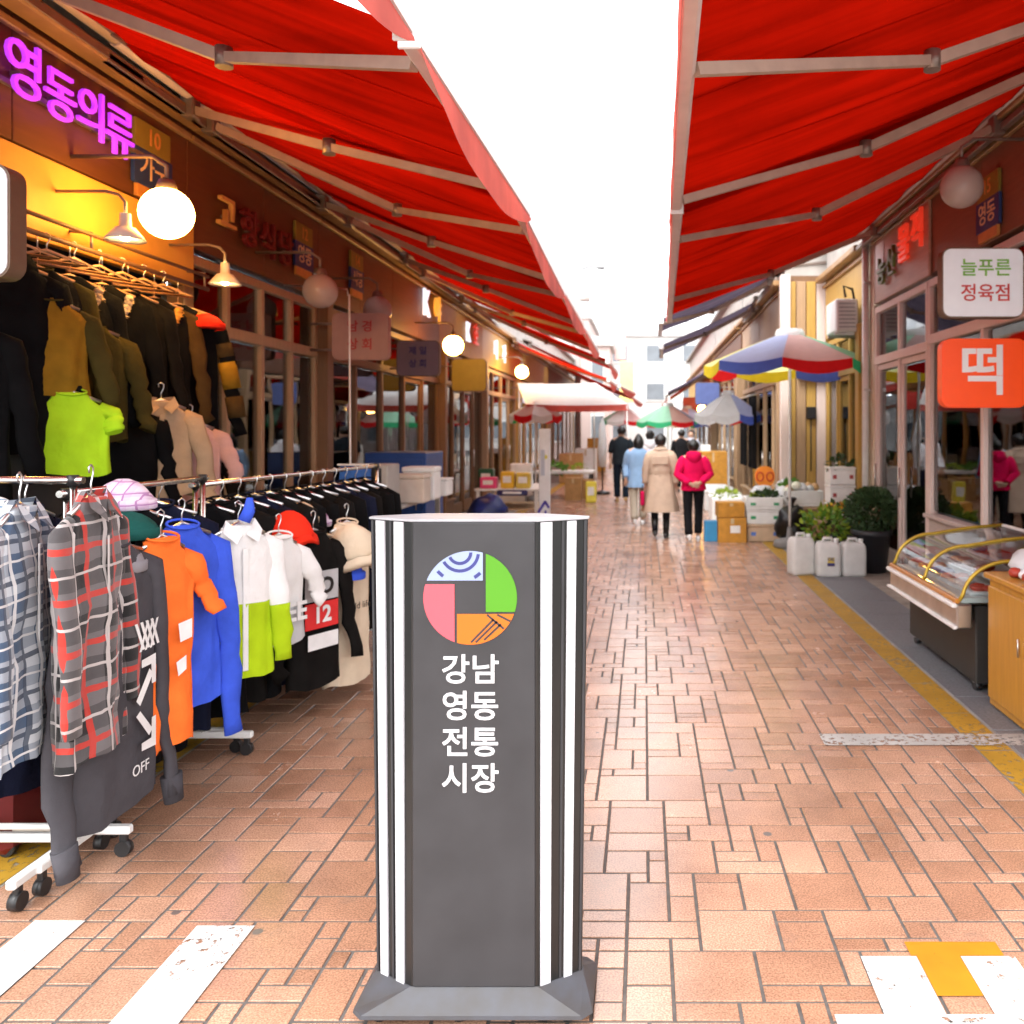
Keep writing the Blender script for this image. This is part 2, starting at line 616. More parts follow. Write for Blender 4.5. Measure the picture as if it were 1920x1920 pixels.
m_armdark = M("awning_joint_metal", (0.25, 0.20, 0.17), rough=0.45, metal=0.5)
m_red = fabric_mat("red_awning_fabric", (0.39, 0.006, 0.0012), 0.14)
m_valance = M("red_valance_fabric", (0.74, 0.15, 0.12), rough=0.7, var=0.2, scale=2.0, trans=0.6, spec=0.2)
m_purple = fabric_mat("grey_purple_awning_fabric", (0.13, 0.105, 0.15), 0.2)
m_glass = glass_mat()

# ------------------------------------------------------------------ ground, pavement, lines
m_asphalt = M("asphalt", (0.07, 0.068, 0.066), rough=0.8, var=0.2, scale=30, bump=0.3, bscale=150, ws=True)
m_grout = M("paver_grout", (0.105, 0.095, 0.088), rough=0.85, var=0.25, scale=25, ws=True)
m_concrete = M("pavement_concrete", (0.30, 0.27, 0.23), rough=0.8, var=0.25, scale=5, bump=0.2, bscale=90, ws=True)
m_slab = M("grey_granite_slab", (0.17, 0.175, 0.19), rough=0.5, var=0.22, scale=60, ws=True)
m_yel = worn_paint("yellow_line_paint", (0.47, 0.265, 0.02), 0.53)
m_yelnew = worn_paint("fresh_yellow_paint", (0.52, 0.22, 0.003), 0.62)
m_wpaint = worn_paint("white_road_paint", (0.62, 0.61, 0.59), 0.57)
m_wpaint_old = worn_paint("old_white_road_paint", (0.46, 0.45, 0.43), 0.50)

def sheet(x0, x1, y0, y1, z):
    return MB().add([(x0, y0, z), (x1, y0, z), (x1, y1, z), (x0, y1, z)], [(0, 1, 2, 3)])

struct("ground", sheet(-250, 250, -120, 400, -0.05), m_asphalt)
PX0, PX1 = -2.39, 1.76
pavement = struct("pavement", sheet(PX0, PX1, -4.0, 62.0, -0.0042), m_grout)
struct("sidewalk_left", MB().box((-3.20, 29, -0.055), (1.62, 66, 0.10)), m_concrete)
struct("sidewalk_right", MB().box((2.66, 29, -0.055), (1.80, 66, 0.10)), m_concrete)

# far and behind-camera paving, where single stones cannot be told apart
mfar, nt_, out_ = _nt("far_paving")
N_, L_ = nt_.nodes, nt_.links
p_ = N_.new("ShaderNodeBsdfPrincipled")
g_ = N_.new("ShaderNodeNewGeometry")
br = N_.new("ShaderNodeTexBrick")
br.inputs["Scale"].default_value = 1.0
br.inputs["Brick Width"].default_value = 0.26
br.inputs["Row Height"].default_value = 0.16
br.inputs["Mortar Size"].default_value = 0.008
br.inputs["Color1"].default_value = (0.37, 0.195, 0.120, 1)
br.inputs["Color2"].default_value = (0.53, 0.305, 0.205, 1)
br.inputs["Mortar"].default_value = (0.36, 0.33, 0.30, 1)
L_.new(g_.outputs["Position"], br.inputs["Vector"])
L_.new(br.outputs["Color"], p_.inputs["Base Color"])
p_.inputs["Roughness"].default_value = 0.25
p_.inputs["Specular IOR Level"].default_value = 1.0
L_.new(p_.outputs["BSDF"], out_.inputs["Surface"])
fp = sheet(PX0, PX1, 25.9, 62.0, -0.001)
fp.add([(PX0, -4, -0.001), (PX1, -4, -0.001), (PX1, 2.2, -0.001), (PX0, 2.2, -0.001)], [(0, 1, 2, 3)])
fp.build("far_paving", mfar, pavement)

# individual paving stones on a 10 cm module, random ashlar
def tile_pavement():
    r = random.Random(5)
    mod = 0.0830
    nx, ny = 50, int((25.9 - 2.2) / mod)
    occ = [[False] * nx for _ in range(ny)]
    sizes = [(3, 2), (2, 2), (2, 1), (3, 3), (2, 3), (2, 2), (1, 2), (3, 2), (2, 2), (2, 1), (1, 1), (3, 1)]
    xs_ = [0.0]
    for _ in range(nx):
        xs_.append(xs_[-1] + mod * r.uniform(0.80, 1.20))
    xs_ = [PX0 + q * (PX1 - PX0) / xs_[-1] for q in xs_]
    ys_ = [2.2]
    for _ in range(ny):
        ys_.append(ys_[-1] + mod * r.uniform(0.82, 1.18))
    ys_ = [2.2 + (q - 2.2) * 23.7 / (ys_[-1] - 2.2) for q in ys_]
    out = []
    for j in range(ny):
        for i in range(nx):
            if occ[j][i]:
                continue
            opts = sizes[:]
            r.shuffle(opts)
            for (w, h) in opts + [(1, 1)]:
                if i + w <= nx and j + h <= ny and all(not occ[j + b][i + a] for a in range(w) for b in range(h)):
                    break
            for a in range(w):
                for b in range(h):
                    occ[j + b][i + a] = True
            out.append((xs_[i], ys_[j], xs_[i + w] - xs_[i], ys_[j + h] - ys_[j]))
    return out

def paver_shape(mb, x, y, w, h, z, tilt=(0, 0)):
    g, c = 0.0052 + 0.0022 * abs(nz((x * 3.1, y * 2.7, 0.5))), 0.0016
    x0, x1, y0, y1 = x + g, x + w - g, y + g, y + h - g
    def zz(px, py):
        return z + tilt[0] * (px - x - w / 2) + tilt[1] * (py - y - h / 2)
    lo = [(x0, y0), (x1, y0), (x1, y1), (x0, y1)]
    hi = [(x0 + c, y0 + c), (x1 - c, y0 + c), (x1 - c, y1 - c), (x0 + c, y1 - c)]
    vs_ = [(a, b, -0.03) for a, b in lo] + [(a, b, zz(a, b) - 0.0012) for a, b in lo] + [(a, b, zz(a, b)) for a, b in hi]
    fs_ = [(8, 9, 10, 11)]
    for k in range(4):
        k2 = (k + 1) % 4
        fs_ += [(k, k2, 4 + k2, 4 + k), (4 + k, 4 + k2, 8 + k2, 8 + k)]
    mb.add(vs_, fs_)

pm = paver_mat()
stones = tile_pavement()
vis = []
for s in stones:
    x, y, w, h = s
    cx_, cy_ = x + w / 2, y + h / 2
    u = 1208 + cx_ / cy_ * 1600
    v = 803 + 1.7 / cy_ * 1600
    hidden = (-0.83 < cx_ * 2.4 / cy_ < -0.13 and v < 1900 and cy_ > 2.4)      # behind the market sign
    if -60 < u < 1990 and v < 1990 and not hidden:
        vis.append((w * h / cy_ ** 3, s))
vis.sort(reverse=True)
big = set(s for _, s in vis[:300])
rr = random.Random(8)
shape_cache = {}
restmb = MB()
for s in stones:
    x, y, w, h = s
    dz = rr.uniform(-0.0010, 0.0006)
    if s in big:
        key = (round(w, 3), round(h, 3), rr.randrange(2))
        if key not in shape_cache:
            mb = MB()
            paver_shape(mb, -w / 2, -h / 2, w, h, 0.0, (rr.uniform(-0.004, 0.004), rr.uniform(-0.004, 0.004)))
            me = mb.mesh("paver")
            me.materials.append(pm)
            shape_cache[key] = me
        o = bpy.data.objects.new("paver", shape_cache[key])
        COL.objects.link(o)
        o.parent = pavement
        o.location = (x + w / 2, y + h / 2, dz)
    else:
        paver_shape(restmb, x, y, w, h, dz, (rr.uniform(-0.003, 0.003), rr.uniform(-0.003, 0.003)))
ro = restmb.build("more_pavers", pm, pavement)
ro["kind"] = "stuff"

# edge lines and strips
struct("yellow_line_left", sheet(-2.60, -2.40, -3, 40, -0.001), m_yel)
ymb = MB()
y = -2.0
while y < 38:
    ln = 0.58
    ymb.add([(1.765, y, -0.001), (1.945, y, -0.001), (1.945, y + ln, -0.001), (1.765, y + ln, -0.001)], [(0, 1, 2, 3)])
    y += ln + 0.012
struct("yellow_line_right", ymb, m_yel)
strip = struct("granite_strip", MB().box((2.225, 16, -0.045), (0.54, 40, 0.085)), m_concrete)
y = 3.0
while y < 16:
    B("slab", (2.225, y + 0.3, -0.012), (0.525, 0.588, 0.03), m_slab, strip, ch=0.004)
    y += 0.6

struct("road_marking", sheet(-2.10, -1.925, 1.6, 2.94, 0.004), m_wpaint)
struct("road_marking", sheet(-1.525, -1.328, 1.6, 2.91, 0.004), m_wpaint)
wm = sheet(0.695, 0.874, 2.470, 2.742, 0.004)
wm.add([(1.016, 2.470, 0.004), (1.19, 2.470, 0.004), (1.19, 2.742, 0.004), (1.016, 2.742, 0.004)], [(0, 1, 2, 3)])
wm.add([(0.55, 2.30, 0.004), (1.30, 2.30, 0.004), (1.30, 2.470, 0.004), (0.55, 2.470, 0.004)], [(0, 1, 2, 3)])
struct("road_marking", wm, m_wpaint)
wm = sheet(0.858, 1.158, 2.744, 2.819, 0.004)
wm.add([(0.876, 2.549, 0.0045), (1.014, 2.549, 0.0045), (1.014, 2.744, 0.0045), (0.876, 2.744, 0.0045)], [(0, 1, 2, 3)])
struct("road_marking_yellow", wm, m_yelnew)
struct("road_marking", sheet(0.967, 2.10, 4.565, 4.735, 0.005), m_wpaint_old)

# ------------------------------------------------------------------ shopfronts
XL, XR = -3.60, 2.95
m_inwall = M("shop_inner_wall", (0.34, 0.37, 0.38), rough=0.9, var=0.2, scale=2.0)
m_infloor = M("shop_inner_floor", (0.18, 0.16, 0.14), rough=0.6)
m_tubelight = M("fluorescent_tube", (0.9, 0.95, 1.0), emit=(0.85, 0.95, 1.0), estr=22.0)
m_gutter = M("gutter_paint", (0.34, 0.19, 0.075), rough=0.45, var=0.2, scale=4)
m_orange_panel = M("orange_lintel_panel", (0.70, 0.36, 0.07), rough=0.55, var=0.12, scale=3)
m_roof = M("roof_sheet", (0.24, 0.23, 0.22), rough=0.7)
GOODS_COL = [(0.6, 0.08, 0.06), (0.65, 0.5, 0.1), (0.1, 0.25, 0.5), (0.7, 0.68, 0.62), (0.15, 0.35, 0.15), (0.5, 0.3, 0.2), (0.35, 0.35, 0.38), (0.55, 0.2, 0.35)]
m_goods = [M("goods_%s" % n, c, rough=0.5) for n, c in zip("abcdefgh", GOODS_COL)]

def shopfront(label, side, y0, y1, bays, frame, fascia, sill=0.35, transom=2.53, top=3.10, doors=(), post0=True,
              base_mat=None, lights=1, goods=True, open_front=False, seed=1, interior=None, gutter_z=4.10, group=None, X=None):
    """one shop: side -1 left wall plane, +1 right wall plane; bays = number of glazing bays between y0 and y1"""
    r = random.Random(seed)
    X = X if X is not None else (XL if side < 0 else XR)
    s = side                                    # outward (away from street) direction is +s
    t = thing("shopfront", label, "shopfront", (X, y0, 0), 0, group)
    Ln = y1 - y0
    interior = interior or m_inwall
    # shell of the room behind
    dpt = 2.6
    rm = MB()
    rm.box((s * (dpt + 0.05), Ln / 2, 1.65), (0.1, Ln, 3.3), 0)
    rm.box((s * (dpt / 2 + 0.15), 0.04, 1.65), (dpt - 0.1, 0.06, 3.3), 0)
    rm.box((s * (dpt / 2 + 0.15), Ln - 0.04, 1.65), (dpt - 0.1, 0.06, 3.3), 0)
    rm.box((s * (dpt / 2 + 0.15), Ln / 2, 3.34), (dpt - 0.1, Ln, 0.08), 0)
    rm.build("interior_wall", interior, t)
    B("interior_floor", (s * (dpt / 2 + 0.12), Ln / 2, 0.02), (dpt, Ln - 0.1, 0.04), m_infloor, t)
    # upper wall and roof
    B("upper_wall", (s * 1.5, Ln / 2, 4.62), (2.95, Ln, 0.9), m_plaster, t)
    B("roof", (s * 1.45, Ln / 2, 5.12), (3.2, Ln + 0.02, 0.10), m_roof, t)
    # fascia board in planks
    npl = max(2, int(Ln / 1.3))
    for k in range(npl):
        a, b = k * Ln / npl, (k + 1) * Ln / npl
        B("fascia_panel", (s * 0.06, (a + b) / 2, (top + gutter_z) / 2 + 0.02), (0.12, b - a - 0.006, gutter_z - top - 0.04), fascia, t, ch=0.004)
    # gutter: folded channel
    gt = MB()
    gt.box((-s * 0.09, Ln / 2, gutter_z), (0.15, Ln - 0.01, 0.09), 0, ch=0.012)
    gt.box((-s * 0.025, Ln / 2, gutter_z - 0.11), (0.045, Ln - 0.02, 0.05), 0, ch=0.008)
    gt.build("gutter", m_gutter, t)
    # posts
    if post0:
        B("post", (-s * 0.02, 0.09, top / 2), (0.17, 0.18, top), frame, t, ch=0.008)
    if open_front:
        return t
    g0 = 0.20 if post0 else 0.02
    bw = (Ln - g0) / bays
    B("rail", (s * 0.05, (g0 + Ln) / 2, top - 0.05), (0.09, Ln - g0, 0.08), frame, t, ch=0.006)
    B("rail", (s * 0.05, (g0 + Ln) / 2, transom), (0.10, Ln - g0, 0.10), frame, t, ch=0.006)
    for k in range(bays + 1):
        yy = g0 + k * bw
        yy = min(max(yy, g0 + 0.03), Ln - 0.03)
        B("mullion", (s * 0.05, yy, (top - 0.02) / 2), (0.085, 0.065, top - 0.10), frame, t, ch=0.006)
    for k in range(bays):
        a, b = g0 + k * bw + 0.035, g0 + (k + 1) * bw - 0.035
        ym, w = (a + b) / 2, b - a
        B("transom_pane", (s * 0.055, ym, (transom + top) / 2 - 0.02), (0.008, w, top - transom - 0.16), m_glass, t)
        if k in doors:
            d = B("door", (s * 0.055, ym, 0.13), (0.05, w - 0.01, 0.22), frame, t, ch=0.006)
            fr = MB()
            for yy in (a + 0.035, b - 0.035):
                fr.box((s * 0.055, yy, (transom + 0.24) / 2 - 0.05), (0.045, 0.06, transom - 0.36), 0, ch=0.005)
            fr.box((s * 0.055, ym, transom - 0.09), (0.045, w - 0.01, 0.07), 0, ch=0.005)
            fr.build("stile", frame, d)
            B("pane", (s * 0.055, ym, (transom + 0.1) / 2), (0.008, w - 0.14, transom - 0.40), m_glass, d)
            MB().tube([(-s * 0.02, b - 0.08, 0.9), (-s * 0.02, b - 0.08, 1.25)], 0.012, 8).build("handle", m_steel, d)
        else:
            B("base_panel", (s * 0.05, ym, sill / 2), (0.09, w, sill), base_mat or frame, t, ch=0.006)
            B("window_sill", (s * 0.02, ym, sill + 0.02), (0.15, w + 0.02, 0.04), base_mat or frame, t, ch=0.005)
            B("pane", (s * 0.055, ym, (sill + transom) / 2), (0.008, w, transom - sill - 0.14), m_glass, t)
    for k in range(lights):
        yy = Ln * (k + 0.5) / lights
        fx = B("ceiling_light", (s * 1.2, yy, 3.20), (0.14, 1.0, 0.05), m_white, t)
        MB().tube([(s * 1.2, yy - 0.48, 3.15), (s * 1.2, yy + 0.48, 3.15)], 0.02, 8).build("tube", m_tubelight, fx)
    if goods:
        sh = MB()
        gd = MB()
        for z in (0.5, 0.95, 1.4, 1.85):
            sh.box((s * 1.15, Ln / 2, z), (0.36, Ln * 0.88, 0.03))
            yy = Ln * 0.08
            while yy < Ln * 0.9:
                w = r.uniform(0.08, 0.24); h = r.uniform(0.10, 0.34)
                if r.random() < 0.82:
                    gd.box((s * (1.1 + r.uniform(-0.05, 0.05)), yy + w / 2, z + 0.016 + h / 2), (0.22, w * 0.92, h), r.randrange(8))
                yy += w + 0.01
        sh.build("shelf", m_plaster, t)
        go = gd.build("goods", m_goods, t)
        go["kind"] = "stuff"
    return t

# left side
sf = shopfront("open clothing shop with dark interior under purple lettering", -1, 3.0, 6.72, 3, m_timber, m_fascia, top=3.30, open_front=True,
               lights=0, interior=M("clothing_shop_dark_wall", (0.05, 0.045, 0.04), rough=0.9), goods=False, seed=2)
B("lintel_panel", (0.03, 1.95, 3.05), (0.07, 3.50, 0.50), m_orange_panel, sf, ch=0.006)
B("post", (0.0, 3.62, 1.4), (0.14, 0.14, 2.8), m_timber, sf, ch=0.006)
shopfront("timber framed shop windows right beside the hanging clothes", -1, 6.72, 9.42, 4, m_timber_light, m_fascia, post0=False, lights=1, seed=3)
shopfront("left shop with steel roller window behind the blue cabinet", -1, 9.42, 15.0, 5, m_timber, m_fascia, doors=(3,), lights=2, seed=4)
shopfront("left shop with papered glass doors past the grey hanging sign", -1, 15.0, 19.0, 4, m_timber, M("amber_fascia", (0.42, 0.20, 0.04), rough=0.6), doors=(1, 2), lights=1, seed=5)
shopfront("left shop front behind the pink and yellow goods table", -1, 19.0, 24.0, 4, m_timber_light, m_ochre, doors=(2,), lights=1, seed=6)
shopfront("left shop with ochre boards behind the cardboard boxes", -1, 24.0, 32.0, 5, m_ochre, m_ochre, doors=(1, 3), lights=1, seed=7)
shopfront("farthest shop front on the left of the street", -1, 32.0, 44.0, 6, m_timber_light, m_fascia, doors=(2,), lights=1, seed=8)
# right side
shopfront("pale pink timber butcher shop front on the right", 1, 3.2, 8.9, 4, m_pinkwood, wood("right_fascia_brown", (0.24, 0.11, 0.06), scale=(3.0, 1.0, 12.0)),
          sill=0.78, transom=2.62, top=3.25, base_mat=M("pink_granite_base", (0.52, 0.42, 0.38), rough=0.5, var=0.15, scale=40), post0=False, lights=1, seed=9, gutter_z=4.18)
shopfront("right shop doorway between the butcher windows and the parasol", 1, 8.9, 10.95, 2, m_pinkwood, wood("right_sign_brown", (0.40, 0.24, 0.17), scale=(3.0, 1.0, 12.0)),
          sill=0.2, transom=2.56, top=3.25, doors=(0, 1), post0=False, lights=1, seed=10, gutter_z=4.18)
shopfront("ochre boarded shop behind the striped parasol", 1, 11.35, 13.9, 3, m_ochre, m_ochre, sill=0.5, doors=(1,), lights=0, seed=11)
XR2 = 2.30
shopfront("right shop past the ochre end boards with dark doorway", 1, 14.1, 20.0, 5, m_timber_light, m_timber_light, doors=(1, 2), lights=1, seed=12, X=XR2)
shopfront("right shop far beyond the dark doorway", 1, 20.3, 28.0, 5, m_timber_light, m_fascia, doors=(0, 2, 3), lights=1, seed=13, X=XR2)
shopfront("farthest shop front on the right of the street", 1, 28.2, 44.0, 6, m_timber_light, m_ochre, doors=(2,), lights=1, seed=14, X=XR2)
t = thing("end_wall", "ochre boarded end wall facing the parasol", "wall", (XR2, 13.98, 0))
B("wall", (1.3, 0.06, 2.1), (2.6, 0.10, 4.2), m_timber, t)
for k in range(9):
    B("plank", (0.10 + k * 0.165, -0.012 - 0.004 * (k % 2), 2.05), (0.150, 0.030, 4.1), (m_ochre, m_timber_light, m_ochre, m_pinkwood)[k % 4], t, ch=0.006)
B("corner_post", (0.0, -0.03, 2.1), (0.16, 0.16, 4.2), m_pinkwood, t, ch=0.01)
B("meter_box", (0.42, -0.075, 1.95), (0.14, 0.10, 0.20), m_black, t, ch=0.01)
MB().tube([(0.42, -0.05, 1.85), (0.42, -0.05, 1.0)], 0.010, 6).build("cable", m_black, t)
B("shelf_board", (0.5, -0.10, 2.55), (0.6, 0.18, 0.03), m_timber_light, t)
# gable end wall pieces between the right-hand shops
t = thing("side_wall", "beige side wall with a white downpipe above the crates", "wall", (2.95, 10.95, 0))
B("wall", (1.3, 0.2, 2.2), (2.6, 0.38, 4.4), M("beige_render", (0.62, 0.52, 0.38), rough=0.85, var=0.1, scale=4), t)
MB().tube([(-0.06, 0.2, 0.1), (-0.06, 0.2, 4.3)], 0.045, 10).build("downpipe", m_white, t)
for z in (0.8, 2.2, 3.6):
    B("pipe_clip", (-0.04, 0.2, z), (0.10, 0.12, 0.03), m_steel, t)

# air conditioner outdoor unit
t = thing("air_conditioner", "white air conditioner unit on the wall above the parasol", "air conditioner", (2.72, 11.75, 3.0))
B("casing", (0, 0, 0.22), (0.30, 0.62, 0.44), m_white, t, ch=0.02)
g = MB()
for k in range(7):
    g.box((0, -0.322, 0.06 + k * 0.052), (0.22, 0.012, 0.014))
g.build("grille", M("ac_grille_grey", (0.35, 0.36, 0.37), rough=0.5), t)
MB().tube([(0.1, -0.28, 0.44), (0.06, -0.34, 0.56), (-0.06, -0.36, 0.60), (-0.02, -0.30, 0.46)], 0.018, 8).build("hose", m_black, t)
br_ = MB()
br_.box((0.1, -0.2, -0.02), (0.5, 0.04, 0.04)); br_.box((0.1, 0.2, -0.02), (0.5, 0.04, 0.04))
br_.build("bracket", m_steel, t)

# ------------------------------------------------------------------ retractable awnings
m_frontbar = M("awning_front_bar", (0.62, 0.50, 0.47), rough=0.4, var=0.06)
m_whitecap = M("awning_white_cap", (0.82, 0.82, 0.82), rough=0.4, var=0.03)

def awning(label, side, y0, y1, xf0, xf1, arms, fabric=None, val=None, zf=3.20, zw=4.22, vh=0.20, group=None, xw=None):
    """front edge from (xf0, y0) to (xf1, y1); arms = [(wall_y, elbow_y, front_y), ...]"""
    fabric = fabric or m_red
    val = val or m_valance
    xw = xw if xw is not None else (-3.42 if side < 0 else 2.80)
    t = thing("awning", label, "awning", (0, 0, 0), 0, group)
    ny, nx = 14, 10
    def fp_(v):
        return xf0 + (xf1 - xf0) * (v - y0) / (y1 - y0)
    def surf(a, v):                          # a: 0 wall .. 1 front
        sag = -0.05 * math.sin(PI * a) * (0.6 + 0.4 * math.sin(v * 3.1)) - 0.012 * math.sin(v * 9 + a * 3)
        return (xw + (fp_(v) - xw) * a, v, zw + (zf - zw) * a + sag)
    rows = [[surf(i / nx, y0 + (y1 - y0) * k / ny) for k in range(ny + 1)] for i in range(nx + 1)]
    mb = MB()
    mb.loft(rows, 0, False, False, True, closed=False)
    cn = mb.build("canopy", fabric, t)
    # seams sewn along the slope
    sm_ = MB()
    nseam = max(1, int((y1 - y0) / 1.1))
    for k in range(1, nseam + 1):
        v = y0 + (y1 - y0) * k / (nseam + 1)
        pts = [Vector(surf(i / nx, v)) - Vector((0, 0, 0.003)) for i in range(nx + 1)]
        sm_.loft([[p + Vector((0, -0.008, 0)) for p in pts], [p + Vector((0, 0.008, -0.002)) for p in pts]], closed=False)
    sm_.build("seam", fabric, cn)
    # front bar with end caps
    d = Vector((fp_(y1) - fp_(y0), y1 - y0, 0))
    mid = Vector(((xf0 + xf1) / 2, (y0 + y1) / 2, zf - 0.03))
    rz = math.atan2(-d.x, d.y)
    B("front_bar", mid, (0.075, d.length, 0.085), m_frontbar, t, ch=0.014, rot=(0, 0, rz))
    for v in (y0 - 0.006, y1 + 0.006):
        B("end_cap", (fp_(v), v, zf - 0.03), (0.085, 0.014, 0.10), m_whitecap, t, ch=0.004, rot=(0, 0, rz))
    # valance, bellying between its ends
    n = 26
    ra, rb, rc = [], [], []
    for k in range(n + 1):
        v = y0 + (y1 - y0) * k / n
        f = k / n
        h = vh * (0.12 + 1.0 * math.sin(PI * f) ** 0.8)
        w = 0.003 * math.sin(v * 6) - side * 0.010
        ra.append((fp_(v) - side * 0.030, v, zf - 0.06))
        rb.append((fp_(v) - side * 0.030 + w, v, zf - 0.06 - h * 0.5))
        rc.append((fp_(v) - side * 0.025 + w * 1.6, v, zf - 0.06 - h))
    mb = MB()
    mb.loft([ra, rb, rc], 0, False, False, True, closed=False)
    mb.build("valance", val, t)
    # rear tube and bracket
    MB().tube([(xw, y0, zw + 0.02), (xw, y1, zw + 0.02)], 0.055, 10).build("roller_tube", m_frontbar, t)
    B("back_bar", (xw + side * 0.04, (y0 + y1) / 2, zw - 0.12), (0.06, y1 - y0 + 0.1, 0.06), m_armdark, t, ch=0.006)
    ch_ = MB()
    wx = (XL if side < 0 else XR) + side * 0.05
    ch_.prism([(xw - side * 0.07, zw - 0.02), (xw - side * 0.07, zw + 0.07), (wx, zw + 0.16), (wx, zw + 0.12), (xw - side * 0.045, zw + 0.045), (xw - side * 0.045, zw - 0.02)], y1 - y0 + 0.25, lambda a, b, k: (a, y0 - 0.125 + k, b))
    ch_.build("rear_hood", m_armdark, t)
    for wy, ey, fy in arms:
        fyc = min(max(fy, y0 + 0.03), y1 - 0.03)
        a = Vector((xw - side * 0.03, wy, zw - 0.12))
        c = Vector((fp_(fyc) + side * 0.04, fyc, zf - 0.05))
        xm = xw + (fp_(fyc) - xw) * 0.5
        e = Vector((xm, ey, zw + (zf - zw) * 0.5 - 0.115))
        arm = MB().tube([a, e], 0.042, 4, smooth=False, sq=0.8).build("arm", m_arm, t)
        MB().tube([e, c], 0.036, 4, smooth=False, sq=0.8).build("forearm", m_arm, arm)
        el = MB().tube([e + Vector((0, 0, -0.05)), e + Vector((0, 0, 0.05))], 0.044, 10)
        el.build("elbow", m_armdark, arm)
        B("bracket", a + Vector((side * 0.04, 0, 0.02)), (0.10, 0.12, 0.16), m_armdark, arm, ch=0.01)
    return t

awning("red awning on the left cut off by the top edge", -1, 0.9, 3.12, -0.90, -0.88, [(2.9, 2.3, 2.7)])
awning("large red awning above the clothing shop's purple letters", -1, 3.20, 5.80, -0.88, -0.81, [(4.5, 4.36, 3.4), (6.45, 5.75, 5.15)])
awning("red awning with yellow lit arm, second from the purple letters", -1, 5.52, 9.05, -0.83, -0.88, [(6.75, 7.35, 6.2), (9.1, 8.6, 8.2)], zf=3.185, zw=4.205)
awning("red awning over the left shop with the blue cabinet", -1, 8.75, 12.45, -0.88, -0.89, [(9.9, 10.5, 9.3), (12.2, 11.6, 11.9)], zf=3.20)
awning("red awning above the olive hanging sign", -1, 12.05, 16.4, -0.89, -0.90, [(13.2, 13.9, 12.8), (16.0, 15.3, 15.8)], zf=3.185, zw=4.205)
awning("short red awning farther down the left side", -1, 16.8, 20.2, -0.72, -0.66, [(17.3, 18.0, 17.2)], zf=3.05)
awning("last red awning in the distance on the left", -1, 25.6, 31.0, -0.75, -0.35, [(25.5, 26.0, 25.2)], zf=3.0)
awning("wide red awning filling the top right corner", 1, 0.8, 5.98, 0.12, 0.215, [(4.6, 4.4, 3.45), (5.5, 5.78, 5.42)], vh=0.05)
awning("long red awning behind the top right one", 1, 5.60, 11.35, 0.215, 0.33, [(6.8, 7.5, 6.48), (10.4, 10.4, 9.5)], vh=0.05, zf=3.185, zw=4.205)
awning("grey purple awning with white front bar beyond the red ones", 1, 14.2, 16.2, 0.28, 0.30, [(14.6, 15.3, 14.4)], m_purple, m_purple, vh=0.07, zf=3.52, zw=4.3, xw=2.15)
awning("second grey purple awning, lower and farther", 1, 16.4, 18.6, 0.33, 0.37, [(16.8, 17.4, 16.6)], m_purple, m_purple, vh=0.07, zf=3.30, zw=4.15, xw=2.15)
awning("dark awning tip above the farthest parasols on the right", 1, 25.0, 29.0, 0.65, 0.75, [(26, 26.6, 25.6)], m_purple, m_purple, zf=2.75, zw=3.6, vh=0.08, xw=2.15)
awning("far orange red awning on the right above the lit globe", 1, 29.5, 36.0, 0.85, 0.75, [(30, 30.8, 29.9)], zf=2.75, zw=3.7, vh=0.1, xw=2.15)
awning("red awning with backlight put into its cloth above the white stall canopy", -1, 22.5, 25.2, -0.95, -0.85, [(23.0, 23.6, 22.8)], fabric_mat("backlit_red_awning_fabric", (0.62, 0.02, 0.006), 0.5), zf=3.0, zw=4.0)  # backlight painted in: brighter, more translucent copy of the red cloth
awning("very distant red awning at the left end of the street", -1, 31.5, 41.0, -0.5, -0.1, [(33, 34, 32)], zf=2.9)

# ------------------------------------------------------------------ market sign stand (kiosk board) in the middle
m_kpanel = M("sign_panel_grey", (0.033, 0.033, 0.036), rough=0.48, var=0.16, scale=6, spec=0.35, bump=0.06, bscale=9)
m_kblack = M("sign_side_black", (0.008, 0.008, 0.008), rough=0.3, var=0.1)
m_kstripe = M("sign_white_stripe", (0.50, 0.50, 0.53), rough=0.35, var=0.02)
m_kbase = M("sign_base_grey", (0.046, 0.048, 0.057), rough=0.52, var=0.32, scale=14, spec=0.35, tint=(0.09, 0.075, 0.06))

KX, KY = -0.490, 2.46
kiosk = thing("market_sign", "dark grey standing market sign with white stripes and round logo", "sign", (KX, KY, 0))
def kring(z):
    f = (z - 0.09) / 1.35
    hp, hs = 0.1815, 0.304 + 0.018 * f
    return [(-hp, 0, z), (hp, 0, z), (hs, 0.075, z), (hs, 0.095, z), (hp, 0.17, z), (-hp, 0.17, z), (-hs, 0.095, z), (-hs, 0.075, z)]
mb = MB()
mb.loft([kring(0.085), kring(0.6), kring(1.43)], 0, True, True, smooth=False)
mb.build("body", m_kblack, kiosk)
mb = MB()
mb.box((0, -0.003, 0.762), (0.352, 0.010, 1.336), 0, ch=0.003)
panel = mb.build("front_panel", m_kpanel, kiosk)
